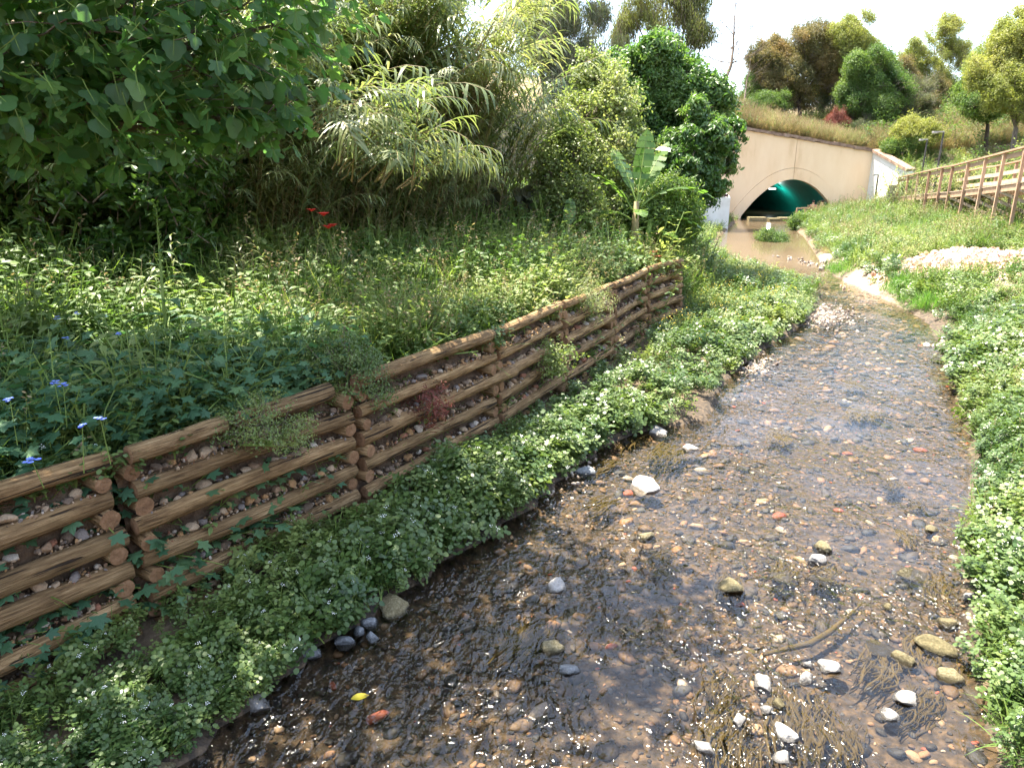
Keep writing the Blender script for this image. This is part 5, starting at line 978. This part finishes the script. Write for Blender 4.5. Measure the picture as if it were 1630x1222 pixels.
P, D = area(30000, (2, 34), (4, 54), lambda x, y, h, i, dl, dr, sw, rub: ~i & ~left(dl, dr) & (dr > .5) & (dr < 16) & (rub < .6) & ~((y > 22) & (y < 31) & (dr < .5)), 15, .8)
cover('right_bank_weeds', 'tall weeds on the sunny slope below the boardwalk', 'weed', P, (.6, 1.0), .25, grow=np.clip(D / 14, 1, 1.6))
P, D = area(7000, (1.5, 11), (1.8, 16), lambda x, y, h, i, dl, dr, sw, rub: ~i & ~left(dl, dr) & (dr > .25) & (dr < 4) & (wave(x, y, 1.3, 4) > -.1), 9, .8)
cover('right_edge_herbs', 'mixed leafy herbs rising out of the cress opposite the wall', 'weed', P, (.35, .85), .35)
P, D = area(4000, (1.5, 11), (1.8, 16), lambda x, y, h, i, dl, dr, sw, rub: ~i & ~left(dl, dr) & (dr > .1) & (dr < 4), 9, .8)
cover('right_edge_grass', 'thin grass in the cress opposite the wall', 'grass', P, (.5, 1.15), .35)
P, D = area(20000, (2, 34), (4, 54), lambda x, y, h, i, dl, dr, sw, rub: ~i & ~left(dl, dr) & (dr > .4) & (dr < 16) & (rub < .6) & (wave(x, y, .7, 2) > -.2) & ~((y > 22) & (y < 31) & (dr < .5)), 15, .8)
cover('right_bank_grass', 'grass on the sunny slope', 'grass', P, (.7, 1.3), .25, grow=np.clip(D / 14, 1, 1.8))
P, D = area(9000, (2, 34), (10, 54), lambda x, y, h, i, dl, dr, sw, rub: ~i & ~left(dl, dr) & (dr > 1.2) & (dr < 16) & (rub < .7) & (wave(x, y, .6, 3) > -.1), 18, .7)
cover('right_bank_pale_weeds', 'silvery seeding weeds on the slope', 'pale', P, (.7, 1.2), .25, grow=np.clip(D / 16, 1, 1.8))
P, D = area(5000, (3, 12), (6, 26), lambda x, y, h, i, dl, dr, sw, rub: ~i & ~left(dl, dr) & (dr < .6) & (wave(x, y, .9, 1) > .1), 12, .6)
P[:, 2] = np.maximum(P[:, 2], -.03); cover('water_edge_grass', 'bright green grass at the water edge', 'brightgrass', P, (.5, .95), .3, grow=np.clip(D / 12, 1, 1.5))
P, D = area(4000, (9, 22), (20, 50), lambda x, y, h, i, dl, dr, sw, rub: ~i & ~left(dl, dr) & (dr > .2) & (dr < 2.2) & (wave(x, y, .5, 2) > -.2), 26, .5)
cover('dry_bank_grass', 'straw-coloured grass on the bank by the pool', 'drygrass', P, (.35, .7), .4)
P, D = area(14000, (14, 50), (16, 54), lambda x, y, h, i, dl, dr, sw, rub: ~i & ~left(dl, dr) & (dr > 9) & (dr < 34), 26, .6)
q = wave(P[:, 0], P[:, 1], .35, 1); cover('slope_bushes', 'low scrub on the slope behind the boardwalk', 'c_pale', P[q > -.1], (.7, 1.5), .4, .15); cover('slope_dry_grass', 'dry yellow grass on the slope behind the boardwalk', 'drygrass', P[q < .3], (.9, 1.7), .3)
P2 = P[RNG.random(len(P)) < .4]; cover('slope_green_scrub', 'green scrub on the slope behind the boardwalk', 'c_yellow', P2, (.6, 1.2), .4, .15); P3 = P[RNG.random(len(P)) < .3].copy(); P3[:, 2] += RNG.random(len(P3)) * 1.4; cover('slope_bushes_tall', 'taller bushes on the slope behind the boardwalk', 'c_bush', P3, (1.2, 2.2), .4)
# hill over the tunnel
n = 9000; x = RNG.uniform(6, 48, n); y = 54.8 + RNG.random(n) ** 1.7 * 30; P = np.stack([x, y, hill_h(x, y)], 1)
cover('hill_dry_grass', 'tall dry grass on the hill above the portal', 'drygrass', P, (1.1, 2.1), .2)
m = RNG.random(n) < np.interp(x, [14, 20, 28, 40], [.35, .4, .5, .6]); cover('hill_scrub', 'grey-green scrub mixed into the hill grass', 'pale', P[m], (1.4, 2.6), .2)
n = 700; x = RNG.uniform(26, 46, n); y = RNG.uniform(54.8, 75, n); cover('hill_bushes', 'dark scrub filling the dip beside the tunnel hill', 'c_green', np.stack([x, y, hill_h(x, y) + RNG.uniform(0, 1.2, n)], 1), (.9, 1.6), .4)
n = 900; x = RNG.uniform(20, 52, n); y = RNG.uniform(64, 80, n); cover('far_scrub', 'dark scrub closing the view between the hill trees', 'c_euc', np.stack([x, y, hill_h(x, y) + RNG.random(n) ** 1.4 * np.interp(x, [20, 26, 34, 40], [1.5, 4, 4, 2])], 1), (1.2, 2.0), .4)
n = 900; x = RNG.uniform(10, 34, n); y = 54.9 + RNG.random(n) ** 1.3 * 18; cover('hill_edge_scrub', 'grey scrub along the hill edge over the portal', 'c_euc', np.stack([x, y, hill_h(x, y) + RNG.random(n) * .5], 1), (.5, 1.1), .5)
n = 1700; x = RNG.uniform(-13, -4.4, n); y = RNG.uniform(9.4, 12.5, n); cover('shade_thicket', 'dark thicket in deep shade below the fig', 'c_darktree', np.stack([x, y, hz(x, y) + RNG.random(n) ** 1.5 * 2.6], 1), (.8, 1.4), .6)
# undergrowth behind the left thickets, down to the pool
P, D = area(9000, (-16, 16), (9, 53), lambda x, y, h, i, dl, dr, sw, rub: ~i & left(dl, dr) & (sw > 5) & (sw < 16), 20, .5)
cover('understorey', 'dark leafy undergrowth behind the reeds', 'c_green', P, (.7, 1.5), .5, .2)
P, D = area(3200, (3, 16), (16, 52), lambda x, y, h, i, dl, dr, sw, rub: ~i & left(dl, dr) & (dl > .1) & (sw < 6), 24, .4)
cover('pool_side_weeds', 'weeds between the wall end and the pool', 'weed', P, (1.0, 1.7), .3)
# bushes in the pool by the tunnel
low_shrub('pool_bush', 'round green bush standing in the pool before the tunnel', 1230, 372, 36, 21, 'c_bush', 40, rz=.7)
low_shrub('pool_bush', 'darker bush beside the sill in front of the platform', 1268, 360, 43, 15, 'c_green', 26, rz=.6)
# ------------------------------------------------------------------ stream bed stones
n = 130000; x = RNG.uniform(-7, 12, n); y = RNG.uniform(1.5, 27, n); h, ins, dl, dr, sw, rub = height(x, y, True); P = np.stack([x, y, h], 1)
k = ins & seen(P, 1.1) & (RNG.random(n) < np.clip((7.5 / np.hypot(x, y)) ** .9, 0, 1)); P = P[k]; s = .0095 * np.exp(RNG.gamma(1.6, .38, len(P))); s = np.minimum(s, .085); s *= np.clip(np.hypot(P[:, 0], P[:, 1]) / 10, 1, 1.7)
P[:, 2] = np.minimum(P[:, 2] + s * .12, -.012 - s * .42 + (RNG.random(len(P)) < .06) * s * .3)
scatter('stream_bed_pebbles', 'pebble', P, np.stack([RNG.normal(0, .2, len(P)), RNG.normal(0, .2, len(P)), RNG.uniform(0, 6.28, len(P))], 1), np.stack([s * 1.15, s * .95, s], 1), None, 'brown, red and grey pebbles on the stream bed')
# gravel bars and rubble slope
def gravel(name, label, key, cx, cy, rx, ry, n, smin, smax, rot=0):
    a = RNG.uniform(0, 6.28, n); r = np.minimum(abs(RNG.normal(0, .6, n)), 1.8); lx, ly = np.cos(a) * r * rx, np.sin(a) * r * ry; x = cx + lx * math.cos(rot) - ly * math.sin(rot); y = cy + lx * math.sin(rot) + ly * math.cos(rot)
    s = smin + (smax - smin) * RNG.random(n) ** 3; z = np.maximum(hz(x, y), -.02); scatter(name, key, np.stack([x, y, z + s * .25], 1), RNG.uniform(0, 6.28, (n, 3)), s, None, label)
b1 = gp(1330, 505); gravel('gravel_bar', 'bright gravel bar at the stream bend', 'gravel', b1[0] - .2, b1[1] + .3, .75, 1.6, 1500, .02, .07, -.4)
b2 = gp(1205, 575, .1); gravel('gravel_patch', 'pale gravel at the cress edge', 'gravel', b2[0], b2[1], .35, .9, 420, .02, .06, -.5)
b3 = gp(1170, 500, .2); gravel('gravel_path', 'bare pale gravel among the weeds past the wall end', 'gravel', b3[0], b3[1], .8, 2.0, 900, .015, .06, -.4)
b4 = gp(1345, 432, .05); gravel('shore_stones', 'pale stones along the shore beyond the bend', 'gravel', b4[0] + .3, b4[1] + .4, .6, 4.4, 600, .03, .13, .18)
gravel('slope_rubble', 'pinkish broken stone on the eroded bank', 'pinkrubble', 13.4, 21.0, 1.8, 2.1, 3000, .03, .16)
b5 = gp(1000, 760, 0.); gravel('edge_gravel', 'small stones under the cress edge', 'gravel', b5[0] - .6, b5[1] + .2, .35, 1.2, 240, .015, .05, -.5)
SM = {k: [stone_mesh('boulder', M[k], 70 + i + 10 * j, 3, .62, .3, False, 7) for i in range(5)] for j, k in enumerate(('stone', 'greystone', 'moss', 'white_rock'))}
STONES = [  # photo pixel, width in pixels, kind, label
 (1323, 1052, 40, 'stone', 'pale wedge-shaped stone with pointed top in the shallow stretch'), (1217, 1081, 38, 'stone', 'flat white stone standing alone beside the algae mat'), (1284, 1072, 30, 'stone', 'whitish stone just behind the wedge-shaped one'),
 (1286, 1052, 17, 'stone', 'little white stone touching water behind the whitish one'), (1442, 1102, 40, 'stone', 'broad pale stone with mossy foot closer to the cress'), (1417, 1130, 30, 'stone', 'smooth white egg-shaped stone below the broad pale one'),
 (1177, 1142, 26, 'stone', 'upright white stone in the middle of the algae mat'), (1121, 1181, 36, 'stone', 'slanted white slab at the edge of the shaded water'), (1250, 1158, 42, 'stone', 'long flat grey-white stone in the algae mat'), (1244, 1197, 30, 'stone', 'rounded white stone at the bottom of the frame'),
 (1221, 1122, 20, 'stone', 'small cream stone beside the pair in the algae'), (1240, 1113, 24, 'moss', 'mossy stone paired with a small cream one'), (1513, 1068, 42, 'moss', 'wide mottled stone out from the cress bank'), (1545, 945, 27, 'stone', 'white stone tucked against the cress bank'),
 (1492, 1020, 58, 'moss', 'long moss-covered stone with pale ridge'), (1438, 1038, 42, 'moss', 'dark mossy stone between the long one and wedge'), (1482, 837, 24, 'moss', 'small round brown stone upstream by the bank'), (1311, 864, 36, 'moss', 'brown stone parting the ripples upstream'),
 (1302, 884, 34, 'stone', 'wet white stone breaking the ripples mid-stream'), (1027, 766, 50, 'white_rock', 'broad flat white stone shining near the cress'), (1029, 847, 30, 'moss', 'low wet stone left of mid-stream'), (1509, 985, 28, 'moss', 'small speckled stone off the cress bank'),
 (1413, 960, 20, 'moss', 'little tan stone above the long algae strand'), (1398, 1018, 40, 'moss', 'flat tan stone awash next to the dark mossy one'), (885, 925, 38, 'stone', 'single pale stone in sun above the shaded water'), (548, 1012, 36, 'greystone', 'round grey stone at the shaded cress edge'),
 (412, 1112, 46, 'stone', 'two-toned grey and white stone at the shaded water edge'), (498, 1035, 30, 'greystone', 'pale grey stone half under the cress'), (590, 985, 30, 'greystone', 'dark round stone beside the round grey one'), (570, 1000, 24, 'greystone', 'small grey stone between two rounder ones'),
 (592, 1008, 28, 'greystone', 'wet black stone low in the shaded water'), (626, 957, 58, 'moss', 'long flat mossy stone under the cress edge'), (270, 1166, 56, 'greystone', 'tall grey stone standing in the near shaded shallows'), (258, 1208, 66, 'moss', 'green mossy boulder at the bottom edge'),
 (905, 1057, 34, 'greystone', 'blue-grey stone where shade meets sun'), (930, 745, 36, 'greystone', 'grey stone at the corner of the cress bed'), (1098, 708, 26, 'white_rock', 'small white stone in the golden shallows'), (1047, 682, 36, 'stone', 'greyish stone under the sunny cress tip'),
 (1320, 416, 34, 'white_rock', 'big white boulder on the shore beside the pool'), (1475, 547, 15, 'white_rock', 'white stone by the grassy bank upstream'), (1488, 548, 13, 'white_rock', 'second white stone touching its twin by the grassy bank'), (1455, 900, 62, 'moss', 'broad orange-tan slab just under the surface'),
 (880, 1023, 40, 'moss', 'brown stone in the dappled patch of shaded water'), (1160, 925, 44, 'moss', 'algae-topped stone in the middle of the riffle'), (1245, 905, 48, 'moss', 'leaf-shaped algae-covered stone before the white one'), (1310, 910, 44, 'moss', 'oval algae-covered stone right of the leaf-shaped one')]
for i, (u, v, w, kind, lab) in enumerate(STONES):
    p = gp(u, v + w * .1, .02); t = float(pix(p)[2]); r = w * t / FPX / 2 * 1.08; big = 'big white' in lab; tall = 'tall grey' in lab or 'upright' in lab
    sub = 'awash' in lab or 'under the surface' in lab or 'algae-covered' in lab
    o = link('river_stone', SM[kind][i % 5], None, (p[0], p[1], (-.3 if sub else -.1) * r if not big else r * .4), (U(-.2, .2), U(-.2, .2), U(0, 6.28)), (r, r * 1.0, r * (1.5 if tall else (.55 if sub else 1.0))))
    tag(o, lab, 'stone', 'stones in the stream')
for i, (x, y, r, rl) in enumerate(((12.7, 20.6, .34, 'largest pale rock low on the eroded pinkish bank'), (13.3, 21.9, .22, 'mid-sized pale rock in the middle of the eroded bank'), (14.6, 20.3, .26, 'pale rock at the frame edge of the eroded bank'), (13.9, 22.6, .17, 'small pale rock at the top of the eroded bank'))):
    o = link('bank_rock', SM['white_rock'][i % 5], None, (x, y, float(hz(x, y)) + r * .2), (U(-.3, .3), U(-.3, .3), U(0, 6)), (r, r * .9, r)); tag(o, rl, 'rock', 'rocks on the eroded bank')
# algae trailing in the current
FLOW = Vector((-.56, -.83, 0)).normalized(); mb = MB()
AL = [(1245, 905, 60), (1315, 910, 60), (1160, 925, 60), (1380, 655, 70), (1240, 690, 55), (1360, 610, 50), (1440, 850, 45), (1500, 930, 80), (1150, 1090, 80), (1160, 1150, 110), (1260, 1130, 130), (1330, 1170, 110), (1400, 1060, 90), (1480, 1030, 90), (960, 800, 60), (1000, 690, 90), (1060, 720, 80), (960, 740, 60), (1050, 890, 50), (1090, 660, 60), (1420, 770, 40), (1460, 800, 40), (840, 1010, 90), (1470, 1120, 90), (1540, 1060, 60), (1180, 1200, 100)]
for u, v, w in AL:
    c = Vector(gp(u, v, -.02)); t = float(pix(np.array(c))[2]); r = w * t / FPX / 2
    for k in range(70):
        sd = Vector((-FLOW.y, FLOW.x, 0)); s0 = c + sd * U(-.6, .6) * r - FLOW * U(-.2, 1.2) * r; L_ = r * U(.5, 2.0); wd = r * U(.012, .05); n = 8; vs = []; ph = U(0, 6); zz = U(-.05, -.008)
        for j in range(n + 1):
            q = j / n; cpt = s0 + FLOW * L_ * q + sd * (math.sin(ph + q * 5.5) * r * .09 + math.sin(c.x * 3 + q * 2.5) * r * .3 * q); ww = wd * math.sin(3.14 * (.12 + .83 * q)); vs += [(*(cpt - sd * ww)[:2], zz - .012 - q * .01), (*(cpt)[:2], zz - q * .01), (*(cpt + sd * ww)[:2], zz - .012 - q * .01)]
        mb.add(vs, [f for j in range(n) for f in ((3 * j, 3 * j + 1, 3 * j + 4, 3 * j + 3), (3 * j + 1, 3 * j + 2, 3 * j + 5, 3 * j + 4))])
tag(mb.build('algae_weed', M['algae'], None, True), 'brown algae streaming in the current', kind='stuff')
mb = MB(); mb.tube([tuple(gp(u, v, -.03)) for u, v in ((1215, 1042), (1245, 1034), (1290, 1024), (1320, 1006), (1345, 985), (1372, 960))], [.012, .02, .026, .024, .018, .006], 7, 0); tag(mb.build('algae_strand', M['algae'], None, True), 'long curved strand of algae lying across the shallows', 'algae')
mb = MB(); mb.leaf((0, 0, 0), (1, .4, 0), .13, .07, .1, 5, .15); tag(mb.build('fallen_leaf', M['yellow_leaf'], loc=Vector(gp(558, 1112, .004))), 'yellow fallen leaf floating on the shaded water', 'leaf')
